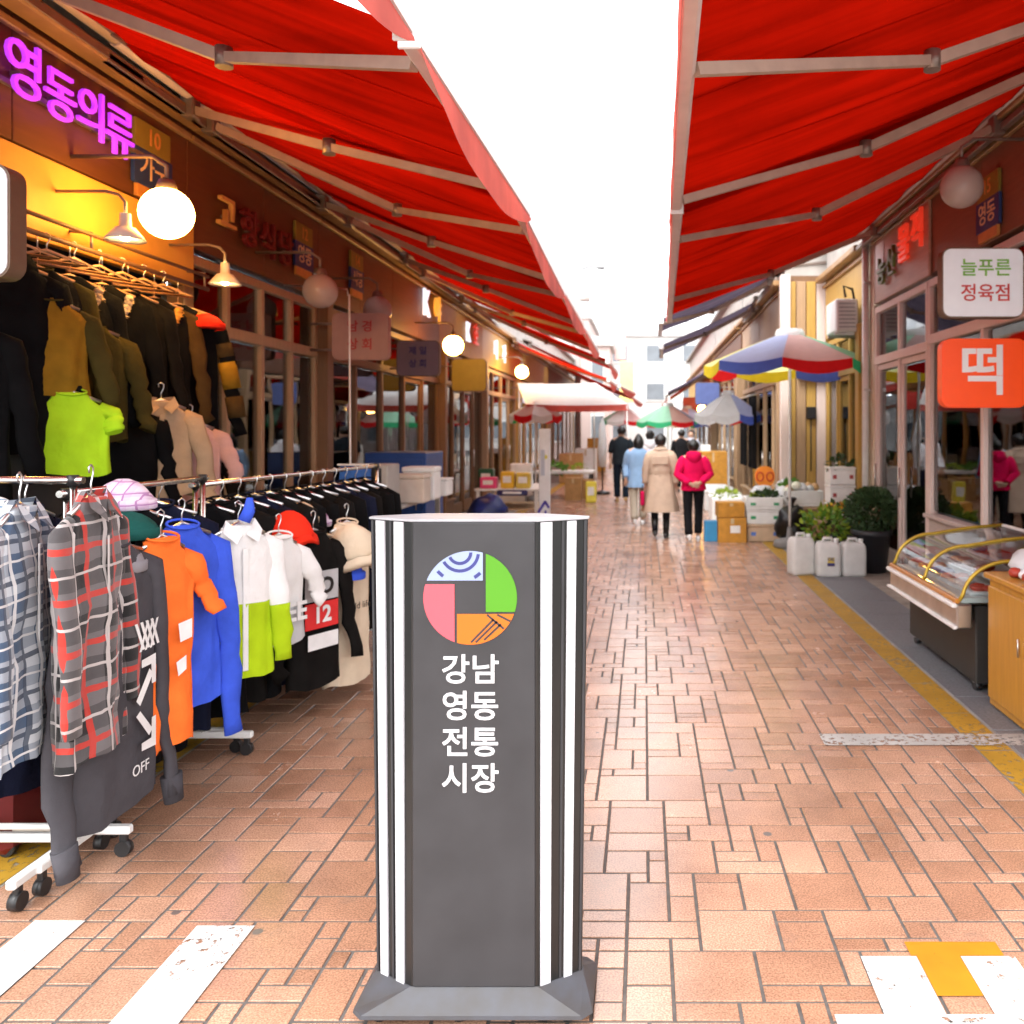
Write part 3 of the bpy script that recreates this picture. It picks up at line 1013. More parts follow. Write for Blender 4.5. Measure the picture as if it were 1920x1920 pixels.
# white stripes on the two bevelled faces
def bevel_pt(sd, f, z, out=0.004):
    r_ = kring(z)
    a, b = (Vector(r_[0]), Vector(r_[7])) if sd < 0 else (Vector(r_[1]), Vector(r_[2]))
    n_ = Vector((sd * 0.075, -0.125, 0)).normalized()
    return a.lerp(b, f) + n_ * out
for sd, spans in ((-1, ((0.18, 0.40), (0.64, 0.85))), (1, ((0.06, 0.28), (0.58, 0.76)))):
    for f0, f1 in spans:
        mb = MB()
        zs = (0.088, 1.428)
        vv = [bevel_pt(sd, f, z, o) for o in (-0.002, 0.005) for z in zs for f in (f0, f1)]
        mb.add(vv, [(0, 1, 3, 2), (4, 5, 7, 6), (0, 1, 5, 4), (2, 3, 7, 6), (0, 2, 6, 4), (1, 3, 7, 5)])
        mb.build("stripe", m_kstripe, kiosk)
    for f in (0.50, 0.95):
        mb = MB()
        vv = [bevel_pt(sd, f + q, z, o) for o in (-0.002, 0.003) for z in (0.088, 1.428) for q in (-0.025, 0.025)]
        mb.add(vv, [(0, 1, 3, 2), (4, 5, 7, 6), (0, 1, 5, 4), (2, 3, 7, 6), (0, 2, 6, 4), (1, 3, 7, 5)])
        mb.build("trim", m_kpanel, kiosk)
def grow(r_, d):
    return [(x + math.copysign(d, x), y + (d if y > 0.085 else -d), z) for x, y, z in r_]
top = kring(1.43)
mb = MB()
mb.loft([top, grow([(x, y, 1.4315) for x, y, z in top], 0.004), grow([(x, y, 1.437) for x, y, z in top], 0.004), [(x * 0.97, 0.085 + (y - 0.085) * 0.97, 1.4385) for x, y, z in top]], 0, True, True, smooth=False)
mb.build("cap", M("sign_cap_grey", (0.34, 0.34, 0.36), rough=0.4, var=0.1), kiosk)
# flared base
def bring(hw, fy, by, z, c):
    return [(-hw + c, fy, z), (hw - c, fy, z), (hw, fy + c, z), (hw, by - c, z), (hw - c, by, z), (-hw + c, by, z), (-hw, by - c, z), (-hw, fy + c, z)]
inner = [(x * 1.012, 0.085 + (y - 0.085) * 1.03, 0.092) for x, y, z in kring(0.09)]
mb = MB()
mb.loft([bring(0.335, -0.045, 0.215, 0.024, 0.03), bring(0.343, -0.052, 0.222, 0.030, 0.03), bring(0.341, -0.050, 0.220, 0.040, 0.03), inner], 0, True, True, smooth=False)
base = mb.build("base", m_kbase, kiosk)
for x in (-0.27, -0.04, 0.20, 0.27):
    MB().lathe([(0.018, 0.0), (0.022, 0.004), (0.022, 0.024)], 12, (x, 0.0, 0), cap0=True, cap1=True).build("foot", m_black, base)

# logo: four pieces of a disc with line drawings
def clip(poly, nx, ny, d):
    out = []
    for i in range(len(poly)):
        a, b = poly[i], poly[(i + 1) % len(poly)]
        da, db = nx * a[0] + ny * a[1] - d, nx * b[0] + ny * b[1] - d
        if da <= 0:
            out.append(a)
        if (da < 0 < db) or (db < 0 < da):
            k = da / (da - db)
            out.append((a[0] + (b[0] - a[0]) * k, a[1] + (b[1] - a[1]) * k))
    return out
LX, LZ, LR = -0.010, 1.213, 0.1345
circ = [(math.cos(2 * PI * k / 72), math.sin(2 * PI * k / 72)) for k in range(72)]
def logo_fn(dep):
    return lambda a, b, t: (LX + a * LR, -0.008 - dep - t, LZ + b * LR)
pieces = [("blue", (0.25, 0.31, 0.47), ((1, 0, 0.27), (0, -1, -0.37))),
          ("green", (0.060, 0.24, 0.003), ((-1, 0, -0.335), (0, -1, 0.30))),
          ("orange", (0.52, 0.115, 0.002), ((0, 1, -0.345), (-1, 0, 0.28))),
          ("pink", (0.50, 0.075, 0.10), ((1, 0, -0.335), (0, 1, 0.29)))]
logo = MB().lathe([(0.001, 0), (0.001, 0.001)], 6, (LX, -0.006, LZ)).build("logo", m_kpanel, kiosk)
for nm, col, cuts in pieces:
    po = circ
    for nx_, ny_, d in cuts:
        po = clip(po, nx_, ny_, d)
    MB().prism(po, 0.002, logo_fn(0.0)).build("logo_piece", M("logo_" + nm, col, rough=0.4, var=0.02), logo)
navy = M("logo_navy", (0.03, 0.035, 0.16), rough=0.4)
mb = MB()
for rad, wdt, dash in ((0.20, 0.07, 0), (0.36, 0.07, 0), (0.58, 0.075, 1)):
    for k in range(36):
        if dash and k % 4 == 3:
            continue
        a0, a1 = PI + PI * k / 36, PI + PI * (k + 1) / 36
        q = [(-0.22 + rr_ * math.cos(a), 0.97 + rr_ * math.sin(a)) for rr_, a in ((rad, a0), (rad, a1), (rad + wdt, a1), (rad + wdt, a0))]
        if all(p[0] ** 2 + p[1] ** 2 < 0.98 and p[0] < 0.25 and p[1] > 0.39 for p in q):
            mb.add([logo_fn(0.0025)(a, b, 0) for a, b in q], [(0, 1, 2, 3)])
mb.build("logo_line", navy, logo)
mb = MB()
def seg(ax, ay, bx, by, w=0.022):
    d = Vector((bx - ax, by - ay)); n_ = Vector((-d.y, d.x)).normalized() * w
    q = [(ax + n_.x, ay + n_.y), (bx + n_.x, by + n_.y), (bx - n_.x, by - n_.y), (ax - n_.x, ay - n_.y)]
    mb.add([logo_fn(0.0025)(a, b, 0) for a, b in q], [(0, 1, 2, 3)])
seg(0.02, -0.95, 0.50, -0.46); seg(0.30, -0.90, 0.66, -0.56); seg(0.36, -0.36, 0.72, -0.66); seg(0.58, -0.36, 0.86, -0.50); seg(0.12, -0.95, 0.58, -0.50)
mb.build("logo_line", m_kpanel, logo)
m_klet = M("sign_white_lettering", (0.55, 0.55, 0.56), rough=0.4, var=0.01)
for row, (z, pair) in enumerate(((1.002, "강남"), (0.897, "영동"), (0.793, "전통"), (0.689, "시장"))):
    for chx, ch_ in zip((-0.052, 0.032), pair):
        text("letter", ch_, 0.090, m_klet, kiosk, (chx, -0.009, z), 'S', ext=0.0012, off=0.0014)

# ------------------------------------------------------------------ projecting signs, lamps, letter signs
def hang_sign(label, xc, y, zc, w, h, mat, frame_mat, lines, side, thick=0.10, rad=0.07, vertical=False):
    t = thing("hanging_sign", label, "sign", (xc, y, zc))
    MB().prism(rrect(w, h, rad), thick, lambda a, b, k: (a, -thick / 2 + k, b)).build("frame", frame_mat, t)
    MB().prism(rrect(w - 0.02, h - 0.02, rad - 0.01), thick + 0.012, lambda a, b, k: (a, -thick / 2 - 0.006 + k, b)).build("face", mat, t)
    for body, size, m_, dx, dz, off in lines:
        text("lettering", body, size, m_, t, (dx, -thick / 2 - 0.008, dz), 'S', ext=0.001, off=off)
    wall = (XL + 0.02 if side < 0 else XR - 0.02) - xc
    for dz in (h * 0.28, -h * 0.28):
        MB().tube([(math.copysign(w / 2 - 0.01, side), 0, dz), (wall, 0, dz)], 0.014, 8).build("bracket", m_armdark, t)
    return t

ink_red = M("ink_red", (0.45, 0.03, 0.03), rough=0.5)
ink_salmon = M("ink_salmon", (0.62, 0.06, 0.05), rough=0.5)
ink_green = M("ink_green", (0.20, 0.50, 0.06), rough=0.5)
ink_navy = M("ink_navy", (0.04, 0.05, 0.20), rough=0.5)
ink_white = M("ink_white", (0.86, 0.86, 0.86), rough=0.4, var=0.01)
m_signwhite = M("sign_face_white", (0.80, 0.82, 0.85), rough=0.35, var=0.03, emit=(0.8, 0.85, 0.9), estr=0.04)
m_signorange = M("sign_face_orange", (0.90, 0.075, 0.004), rough=0.35, var=0.03, emit=(1.0, 0.08, 0.0), estr=0.05)
m_signframe = M("sign_frame_brown", (0.16, 0.10, 0.06), rough=0.5)
hang_sign("white rounded sign with green and red letters above the orange one", 2.56, 6.5, 2.80, 0.62, 0.53, m_signwhite, m_signframe,
          [("늘푸른", 0.140, ink_green, 0.02, 0.105, 0.002), ("정육점", 0.140, ink_salmon, 0.02, -0.085, 0.002)], 1)
hang_sign("bright orange rounded sign with one white letter", 2.56, 6.47, 2.115, 0.64, 0.52, m_signorange, m_signorange,
          [("떡", 0.40, ink_white, -0.01, -0.005, 0.0075)], 1)
hang_sign("blank white rounded sign at the left picture edge", -3.05, 3.75, 2.60, 0.60, 0.50, m_signwhite, m_signframe, [], -1)
m_signpink = M("sign_face_dusty_pink", (0.46, 0.25, 0.20), rough=0.5, var=0.05)
hang_sign("dusty pink rounded sign with dark red letters", -3.03, 9.15, 2.68, 0.60, 0.50, m_signpink, m_signpink,
          [("남 경", 0.13, ink_red, 0.0, 0.10, 0.003), ("상 회", 0.13, ink_red, 0.0, -0.09, 0.003)], -1)
m_signgrey = M("sign_face_mauve_grey", (0.27, 0.22, 0.25), rough=0.5, var=0.05)
hang_sign("mauve grey rounded sign with navy letters", -3.17, 12.0, 2.68, 0.60, 0.50, m_signgrey, m_signframe,
          [("제 일", 0.12, ink_navy, 0.0, 0.10, 0.003), ("상 회", 0.12, ink_navy, 0.0, -0.08, 0.003)], -1)
m_signolive = M("sign_face_olive", (0.26, 0.20, 0.03), rough=0.5, var=0.08)
hang_sign("blank olive rounded sign beside the lit globe lamp", -3.03, 14.8, 2.62, 0.60, 0.56, m_signolive, m_signframe, [], -1)
hang_sign("small pale lavender sign beside the white stall canopy", -2.95, 22.8, 2.63, 0.62, 0.55, M("sign_face_lavender", (0.72, 0.70, 0.82), rough=0.5), m_signframe, [], -1)

# lamps
m_globe_on = M("globe_lit", (0.95, 0.9, 0.8), emit=(1.0, 0.50, 0.10), estr=17.0, rough=0.3)
m_globe_off = M("globe_opal", (0.62, 0.50, 0.45), rough=0.18, var=0.03, trans=0.3)
def globe(label, x, y, z, on, side, r=0.158):
    t = thing("globe_lamp", label, "lamp", (x, y, z), 0, "round globe lamps along the eaves")
    prof = [(r * math.sin(PI * k / 14), -r * math.cos(PI * k / 14)) for k in range(15)]
    prof[0] = (0.001, -r); prof[-1] = (0.001, r)
    MB().lathe(prof, 24).build("globe", m_globe_on if on else m_globe_off, t)
    MB().lathe([(0.001, r + 0.05), (0.045, r + 0.05), (0.06, r + 0.01), (0.06, r - 0.02)], 14).build("holder", m_armdark, t)
    wall = (XL if side < 0 else XR) - x
    MB().tube([(0, 0, r + 0.05), (0, 0, r + 0.14), (wall * 0.15, 0, r + 0.20), (wall, 0, r + 0.20)], 0.014, 8).build("bracket", m_armdark, t)
    return t
globe("large glowing globe lamp under the purple letters", -3.0, 5.36, 3.05, True, -1)
globe("unlit pinkish globe lamp before the dusty pink sign", -3.0, 7.9, 2.97, False, -1)
globe("unlit globe lamp right behind the dusty pink sign", -3.0, 9.6, 3.03, False, -1)
globe("lit globe lamp next to the olive hanging sign", -3.0, 13.4, 3.0, True, -1)
globe("small far lit globe lamp above the lavender sign", -3.0, 20.9, 3.08, True, -1)
globe("unlit pinkish globe lamp above the butcher sign on the right", 2.38, 6.4, 3.51, False, 1)
globe("tiny lit globe lamp far down the right side", 1.95, 29.0, 2.35, True, 1, 0.14)

m_shade = M("lamp_shade_white_enamel", (0.75, 0.70, 0.62), rough=0.3, var=0.03)
m_bulb = M("lamp_bulb_warm", (1, 0.9, 0.7), emit=(1.0, 0.66, 0.26), estr=60.0)
def gooseneck(label, x, y, z):
    t = thing("gooseneck_lamp", label, "lamp", (x, y, z), 0, "gooseneck lamps on the clothing shop")
    MB().lathe([(0.030, 0.13), (0.034, 0.05), (0.055, 0.045), (0.075, 0.02), (0.115, -0.03), (0.112, -0.032), (0.072, 0.014), (0.028, 0.03)], 20).build("shade", m_shade, t)
    MB().lathe([(0.001, -0.035), (0.022, -0.028), (0.030, -0.008), (0.02, 0.015), (0.012, 0.03)], 12).build("bulb", m_bulb, t)
    w = XL - x
    pts = [(0, 0, 0.12), (0, 0, 0.20), (w * 0.08, 0, 0.245), (w * 0.25, 0, 0.265), (w, 0, 0.265)]
    MB().tube(pts, 0.010, 8).build("neck", m_armdark, t)
    MB().tube([(w + 0.02, 0, 0.265), (w - 0.0, 0, 0.265)], 0.045, 12).build("wall_plate", m_armdark, t)
gooseneck("gooseneck lamp left of the large glowing globe", -3.12, 5.13, 2.86)
gooseneck("gooseneck lamp right of the large glowing globe, over the windows", -3.12, 6.35, 2.80)

# purple neon letters
m_neon = M("purple_neon", (0.45, 0.06, 0.75), emit=(0.42, 0.03, 0.80), estr=0.38, rough=0.4)
m_neonside = M("purple_letter_side", (0.30, 0.02, 0.35), rough=0.4)
t = thing("letter_sign", "glowing purple brush style letters above the clothing shop", "sign", (XL + 0.01, 4.9, 3.69))
for k, (ch_, dy, dz, sc, rot) in enumerate((("영", -0.06, 0.02, 0.36, 6), ("동", 0.24, -0.01, 0.33, -5), ("의", 0.53, -0.01, 0.34, 4), ("류", 0.82, -0.03, 0.36, -4))):
    text("letter", ch_, sc, m_neon, t, (0.075, dy, dz), (PI / 2, R(rot) * 0.0, PI / 2), ext=0.010, off=-0.001, bevel=0.002)
    B("standoff", (0.03, dy, dz), (0.06, 0.03, 0.03), m_armdark, t)
B("rail", (0.02, 0.47, -0.05), (0.03, 1.5, 0.03), m_armdark, t)

# shop number plates
m_pl_olive = M("plate_olive", (0.26, 0.20, 0.03), rough=0.5)
m_pl_blue = M("plate_blue", (0.02, 0.05, 0.17), rough=0.5)
m_pl_orange = M("plate_orange", (0.65, 0.28, 0.06), rough=0.5)
m_pl_cream = M("plate_cream", (0.75, 0.52, 0.30), rough=0.5)
def plate(label, x, y, z, side, top_, bot):
    t = thing("number_plate", label, "sign", (x, y, z), 0, "shop number plates on the fascia boards")
    sx = -side
    def bx(n_, cz, hz, ly, m_, o=0.0):
        B(n_, (sx * (0.02 + o), 0, cz), (0.03, ly, hz), m_, t, ch=0.004)
    bx("top_band", 0.17, 0.20, 0.44, m_pl_olive)
    bx("blue_band", -0.06, 0.26, 0.48, m_pl_blue, 0.003)
    bx("bottom_band", -0.235, 0.09, 0.40, m_pl_orange)
    fc = 'E' if side < 0 else 'W'
    text("lettering", top_, 0.17, m_pl_orange, t, (sx * 0.038, 0, 0.17), fc, ext=0.002, off=0.002)
    text("lettering", bot, 0.20, m_pl_cream, t, (sx * 0.041, 0, -0.06), fc, ext=0.002, off=0.002)
plate("blue and olive number plate right of the purple letters", XL + 0.002, 6.2, 3.62, -1, "10", "가구")
plate("blue number plate above the unlit globe on the left", XL + 0.002, 8.95, 3.56, -1, "12", "영동")
plate("dark blue number plate above the dusty pink sign", XL + 0.002, 10.6, 3.60, -1, "14", "시장")
plate("blue and yellow number plate near the right picture edge", XR - 0.002, 7.25, 3.58, 1, "15", "영동")

# smaller letter signs on the fascias
m_letter_tan = M("letter_tan", (0.70, 0.36, 0.10), rough=0.5)
m_letter_dred = M("letter_dark_red", (0.16, 0.012, 0.012), rough=0.5)
m_letter_white = M("letter_pale", (0.80, 0.80, 0.86), rough=0.4, emit=(0.8, 0.85, 1.0), estr=0.35)
m_letter_or = M("letter_orange", (0.80, 0.32, 0.03), rough=0.4, emit=(1.0, 0.4, 0.05), estr=0.25)
m_letter_red = M("letter_red", (0.60, 0.04, 0.02), rough=0.4, emit=(0.9, 0.05, 0.02), estr=0.15)
def letters(label, x, y, z, side, items):
    t = thing("letter_sign", label, "sign", (x, y, z))
    fc = 'E' if side < 0 else 'W'
    sx = -side
    for body, size, m_, dy, dz in items:
        text("letter", body, size, m_, t, (sx * 0.05, dy, dz), fc, ext=0.02, off=0.004)
        B("standoff", (sx * 0.018, dy, dz), (0.036, 0.02, 0.02), m_armdark, t)
    return t
letters("tan and dark red letters over the timber shop windows", XL + 0.002, 7.25, 3.45, -1,
        [("고", 0.34, m_letter_tan, 0.0, 0.05), ("향", 0.36, m_letter_dred, 0.42, 0.02), ("식", 0.36, m_letter_dred, 0.80, 0.0), ("당", 0.36, m_letter_dred, 1.18, 0.0)])
letters("white and orange letters above the mauve grey sign", XL + 0.002, 13.9, 3.72, -1, [("K", 0.62, m_letter_white, 0.0, 0.0), ("야", 0.50, m_letter_or, 0.75, -0.02)])
letters("white and red letters above the lit globe lamp", XL + 0.002, 17.2, 3.62, -1, [("K", 0.55, m_letter_white, 0.0, 0.0), ("호", 0.55, m_letter_red, 0.80, 0.0)])
letters("pale far letters on the amber shop board", XL + 0.002, 20.4, 3.55, -1, [("미", 0.5, m_letter_white, 0.0, 0.0), ("가", 0.5, m_letter_white, 1.2, 0.0)])
t = letters("green and red letters on the sign board beside the butcher sign", XR - 0.03, 9.9, 3.66, 1,
            [("농", 0.36, M("letter_leaf_green", (0.16, 0.22, 0.06), rough=0.5), 0.42, -0.08), ("산", 0.36, M("letter_leaf_green", None), 0.02, -0.04), ("물", 0.44, m_letter_red, -0.45, 0.06), ("직", 0.44, m_letter_red, -0.92, 0.10)])
B("board", (0.012, -0.15, 0.0), (0.03, 2.0, 0.78), wood("sign_board_tan", (0.50, 0.31, 0.22), scale=(3.0, 1.0, 10.0)), t, ch=0.006)
B("pale_patch", (-0.006, 0.66, 0.18), (0.012, 0.34, 0.30), m_white, t)

for m_ in bpy.data.materials:
    if m_.name.startswith(("letter_", "sign_face", "purple_neon", "fluorescent")):
        m_.cycles.emission_sampling = 'NONE'

# ------------------------------------------------------------------ clothing racks and garments
m_hanger = M("plastic_hanger", (0.62, 0.33, 0.16), rough=0.4, var=0.15)  # warm orange lamplight is put into the hanger colour
m_hangmetal = M("wire_hanger", (0.65, 0.65, 0.65), rough=0.3, metal=1.0)

def rack(label, loc, rz, length, height, foot=0.52, mid=True):
    """garment rack along local x with T feet on castors"""
    t = thing("clothes_rack", label, "clothes rack", loc, rz)
    h2 = length / 2
    MB().tube([(-h2 - 0.04, 0, height), (h2 + 0.04, 0, height)], 0.0145, 10).build("top_rail", m_chrome, t)
    for s in (-1, 1):
        MB().tube([(s * h2, 0, 0.12), (s * h2, 0, height)], 0.0135, 10).build("upright", m_chrome, t)
        f = B("foot", (s * h2, 0, 0.105), (0.034, foot * 2, 0.034), m_white, t, ch=0.006)
        for q in (-1, 1):
            c = B("castor", (s * h2, q * (foot - 0.03), 0.072), (0.022, 0.03, 0.04), m_black, t, ch=0.004)
            MB().tube([(s * h2 - 0.016, q * (foot - 0.03), 0.031), (s * h2 + 0.016, q * (foot - 0.03), 0.031)], 0.031, 14).build("wheel", m_black, c)
        MB().tube([(s * h2, 0, height - 0.02), (s * h2, 0, height + 0.02)], 0.020, 10).build("joint", m_black, t)
    if mid:
        MB().tube([(-h2, 0, 0.17), (h2, 0, 0.17)], 0.0125, 10).build("cross_bar", m_white, t)
    return t

def garment(name, label, cat, loc, rz, W=0.23, L=0.66, SL=0.52, D=0.050, body=None, sleeve=None, lower=None, lower_t=0.5, neck='crew',
            fold=0.018, splay=0.12, group=None, seed=0, hanger=True, tilt=0.0, hang_mat=None, fwd=0.0, nohood=None, short=False, cuff=None):
    """hangs from z=0 (the rail) down; faces local -y"""
    r = random.Random(seed)
    ph = r.uniform(0, 6.28)
    t = thing(name, label, cat, loc, 0, group, rot=(0, tilt, rz))
    body = body
    sleeve = sleeve or body
    z0 = -0.10 if hanger else -0.02
    prof = [(0.0, 0.060, 0.034), (0.012, 0.082, 0.036), (0.045, W * 0.55, 0.036), (0.080, W * 0.80, 0.038), (0.115, W * 0.96, 0.040), (0.20, W * 0.985, D)]
    k0 = len(prof)
    for k in range(1, 13):
        f = k / 12
        prof.append((0.20 + (L - 0.20) * f, W * (0.985 - 0.03 * math.sin(PI * f) + 0.035 * f), D * (1.0 + 0.18 * f)))
    n = 40
    rings = []
    for d, w, dp in prof:
        f = d / L
        ring = []
        for k in range(n):
            a = 2 * PI * k / n
            ca, sa = math.cos(a), math.sin(a)
            x = w * math.copysign(abs(ca) ** 0.72, ca)
            y = dp * math.copysign(abs(sa) ** 0.80, sa)
            g = fold * min(1.0, f * 2.2)
            wv = math.sin(5 * a + ph + 2.2 * f + 2.0 * nz((x * 2, f * 2, seed), 1)) + 0.6 * math.sin(11 * a - ph + 3 * f)
            cr = (nz((x * 6, y * 6 + seed * 3.1, d * 6)) + 0.7 * nz((x * 15 + d * 4, seed * 1.7, d * 9))) * fold * 0.95
            y2 = y + math.copysign(1, sa if abs(sa) > 0.05 else 1) * (wv * g * 0.5 + cr) * (abs(sa) ** 0.5)
            x2 = x + nz((y * 5 + 7, d * 4, seed)) * fold * 0.7
            z = z0 - d + (0.012 * math.sin(3 * a + ph) * f) + fwd * 0
            ring.append((x2, y2, z))
        rings.append(ring)
    mats = [body, lower or body]
    mb = MB()
    cut = k0 + int(12 * lower_t) if lower else len(rings)
    mb.loft(rings[:cut], 0, True, False)
    if lower:
        mb.loft(rings[cut - 1:], 1)
    mb.build("body", mats, t)
    # sleeves
    rs0 = 0.064 if not short else 0.062
    for s in (-1, 1):
        pts, rad = [], []
        m_ = 12
        for k in range(m_ + 1):
            f = k / m_
            sx = W * 0.90 + 0.020 + splay * f * (1.2 - 0.4 * f) * (1 + 0.2 * r.uniform(-1, 1))
            pts.append((s * sx, -0.012 - 0.045 * f * f + 0.012 * math.sin(6 * f + ph), z0 - 0.135 - SL * f))
            rad.append((rs0 * (1 - f) + 0.046 * f) * (1 + 0.12 * math.sin(17 * f + ph * s) * (0.3 + 0.7 * f)))
        top_ = [(s * W * 0.66, 0, z0 - 0.085)]
        mbs = MB()
        mbs.tube(top_ + pts, [0.040] + rad, 14, cap=True, sq=0.50, ref=(1, 0, 0))
        so = mbs.build("sleeve", sleeve, t)
        if lower and not short:
            MB().tube(pts[6:], [q_ * 1.03 for q_ in rad[6:]], 14, cap=True, sq=0.52, ref=(1, 0, 0)).build("sleeve_end", lower, so)
        if cuff:
            MB().tube([Vector(pts[-2]) , Vector(pts[-1]) + Vector((0, 0, -0.03))], [rad[-1] * 1.04, rad[-1] * 0.9], 14, sq=0.72, ref=(1, 0, 0)).build("cuff", cuff, so)
    # neck
    if neck == 'hood':
        hd = []
        for k in range(9):
            f = k / 8
            hw = 0.13 * math.sin(PI * (0.12 + 0.76 * f)) + 0.03
            ring = [(hw * math.cos(2 * PI * q / 18), (-0.01 + 0.055 * f) + (0.075 * math.sin(PI * (0.15 + 0.75 * f))) * math.sin(2 * PI * q / 18),
                     z0 + 0.055 - 0.20 * f + 0.02 * nz((q * 0.4, f * 3, seed))) for q in range(18)]
            hd.append(ring)
        MB().loft(hd, 0, True, True).build("hood", nohood or body, t)
    elif neck == 'shirt':
        c = MB()
        for s in (-1, 1):
            c.add([(s * 0.01, -0.055, z0 - 0.045), (s * 0.075, -0.02, z0 + 0.028), (s * 0.10, -0.045, z0 - 0.03), (s * 0.055, -0.085, z0 - 0.085)], [(0, 1, 2, 3)])
            c.add([(s * 0.0, 0.045, z0 + 0.02), (s * 0.075, -0.02, z0 + 0.028), (s * 0.085, 0.0, z0 - 0.02), (0.0, 0.06, z0 - 0.02)], [(0, 1, 2, 3)])
        c.build("collar", sleeve, t)
        pk = MB().box((0, -D - 0.014, z0 - L * 0.55), (0.028, 0.006, L * 0.80), 0, ch=0.002)
        pk.build("placket", body, t)
    elif neck == 'fur':
        f_ = MB()
        for k in range(16):
            a = PI * (0.05 + 0.90 * k / 15) + PI
            cx_, cz_ = 0.13 * math.cos(a), z0 - 0.05 + 0.17 * math.sin(a)
            for q in range(7):
                dv = Vector((r.gauss(0, 1), r.gauss(0, 1) - 0.4, r.gauss(0, 1))).normalized()
                o_ = Vector((cx_, -0.075, cz_))
                sd_ = dv.orthogonal().normalized() * 0.016
                f_.add([o_ + sd_, o_ - sd_, o_ + dv * r.uniform(0.03, 0.055)], [(0, 1, 2)], 0, True)
            f_.lathe([(0.001, -0.026), (0.02, -0.018), (0.028, 0.0), (0.02, 0.018), (0.001, 0.026)], 7, (cx_, -0.07, cz_))
        f_.build("fur_trim", nohood, t)
    else:
        rg = []
        for q in range(20):
            a = 2 * PI * q / 20
            rg.append((0.075 * math.cos(a), 0.040 * math.sin(a) - 0.008, z0 + 0.004 + 0.018 * math.sin(a)))
        MB().tube(rg + [rg[0]], 0.006, 6).build("neckband", sleeve, t)
    if hanger:
        hm = hang_mat or m_hangmetal
        h_ = MB()
        h_.tube([(-0.012, 0, -0.012), (-0.016, 0, 0.008), (0, 0, 0.018), (0.016, 0, 0.006), (0.014, 0, -0.02), (0, 0, -0.05), (0, 0, z0 + 0.01)], 0.0032, 6)
        h_.tube([(-W * 0.75, 0, z0 - 0.052), (0, 0, z0 + 0.008), (W * 0.75, 0, z0 - 0.052)], 0.010, 6)
        h_.build("hanger", hm, t)
    return t

def on_front(gt, D, fold, items, name="print"):
    """flat prints on the front of a garment: items = (material, [(x, z), ...])"""
    for m_, poly in items:
        n_ = len(poly)
        mb = MB()
        cx_ = sum(p[0] for p in poly) / n_; cz_ = sum(p[1] for p in poly) / n_
        mb.add([(x, -D * (1 - 0.25 * (x / 0.25) ** 2) - fold * 1.15 - 0.007, z) for x, z in poly], [tuple(range(n_))])
        mb.build(name, m_, gt)

def hat(label, loc, mat, r=0.11, h=0.13, brim=0.0, seed=0, cat="hat", name="hat", rz=0.0, tiltx=0.0):
    t = thing(name, label, cat, loc, 0, None, rot=(tiltx, 0, rz))
    rings = []
    for k in range(9):
        f = k / 8
        rr_ = r * math.cos(f * PI / 2 * 0.97) ** 0.55
        rings.append([(rr_ * math.cos(2 * PI * q / 20) * (1 + 0.07 * nz((q * 0.7, k * 0.6, seed))), rr_ * 0.92 * math.sin(2 * PI * q / 20) * (1 + 0.07 * nz((q * 0.5, k, seed + 4))), h * f + 0.006 * nz((q, k, seed))) for q in range(20)])
    MB().loft(rings, 0, True, True).build("crown", mat, t)
    if brim > 0:
        b_ = []
        for rr_, z in ((r * 0.98, 0.012), (r + brim * 0.6, 0.0), (r + brim, -0.035), (r + brim * 0.55, -0.008), (r * 0.95, 0.002)):
            b_.append([(rr_ * math.cos(2 * PI * q / 24), rr_ * math.sin(2 * PI * q / 24), z + 0.012 * math.sin(q * 1.3 + seed)) for q in range(24)])
        MB().loft(b_, 0).build("brim", mat, t)
    else:
        MB().lathe([(r * 0.97, -0.012), (r * 1.05, -0.006), (r * 1.05, 0.028), (r * 0.98, 0.034)], 20).build("band", mat, t)
    return t

k_black = cloth("cloth_black", (0.0045, 0.0045, 0.005), 0.3)
k_black2 = cloth("cloth_soft_black", (0.008, 0.007, 0.0065), 0.3)
k_char = cloth("cloth_charcoal", (0.065, 0.062, 0.070), 0.15)
k_white = cloth("cloth_white", (0.74, 0.73, 0.72), 0.06)
k_lime = cloth("cloth_lime", (0.38, 0.55, 0.012), 0.10)
k_limetee = cloth("cloth_neon_lime", (0.42, 0.70, 0.02), 0.12)
k_blue = cloth("cloth_royal_blue", (0.045, 0.10, 0.62), 0.18)
k_orange = cloth("cloth_orange", (0.88, 0.17, 0.03), 0.12)
k_cream = cloth("cloth_cream", (0.66, 0.54, 0.40), 0.08)
k_beige = cloth("cloth_beige", (0.42, 0.28, 0.17), 0.12)
k_olive = cloth("cloth_olive", (0.055, 0.042, 0.010), 0.2)
k_mustard = cloth("cloth_mustard", (0.26, 0.135, 0.012), 0.2)
k_navy = cloth("cloth_navy", (0.008, 0.010, 0.025), 0.2)
k_brown = cloth("cloth_brown", (0.07, 0.038, 0.012), 0.2)
k_red = cloth("cloth_red", (0.75, 0.03, 0.012), 0.12)
k_teal = cloth("cloth_dark_teal", (0.012, 0.075, 0.065), 0.15)
k_lav = plaid("cloth_lavender_print", (0.62, 0.45, 0.62), (0.72, 0.62, 0.72), (0.35, 0.14, 0.35), 0.05)
k_fur = cloth("cloth_tan_fur", (0.48, 0.32, 0.19), 0.25)
k_furw = cloth("cloth_pale_fur", (0.55, 0.43, 0.30), 0.25)
k_furo = cloth("cloth_orange_fur", (0.62, 0.30, 0.06), 0.2)
k_greytee = cloth("cloth_light_grey", (0.48, 0.48, 0.49), 0.08)
k_pink = cloth("cloth_dusty_pink", (0.55, 0.33, 0.31), 0.1)
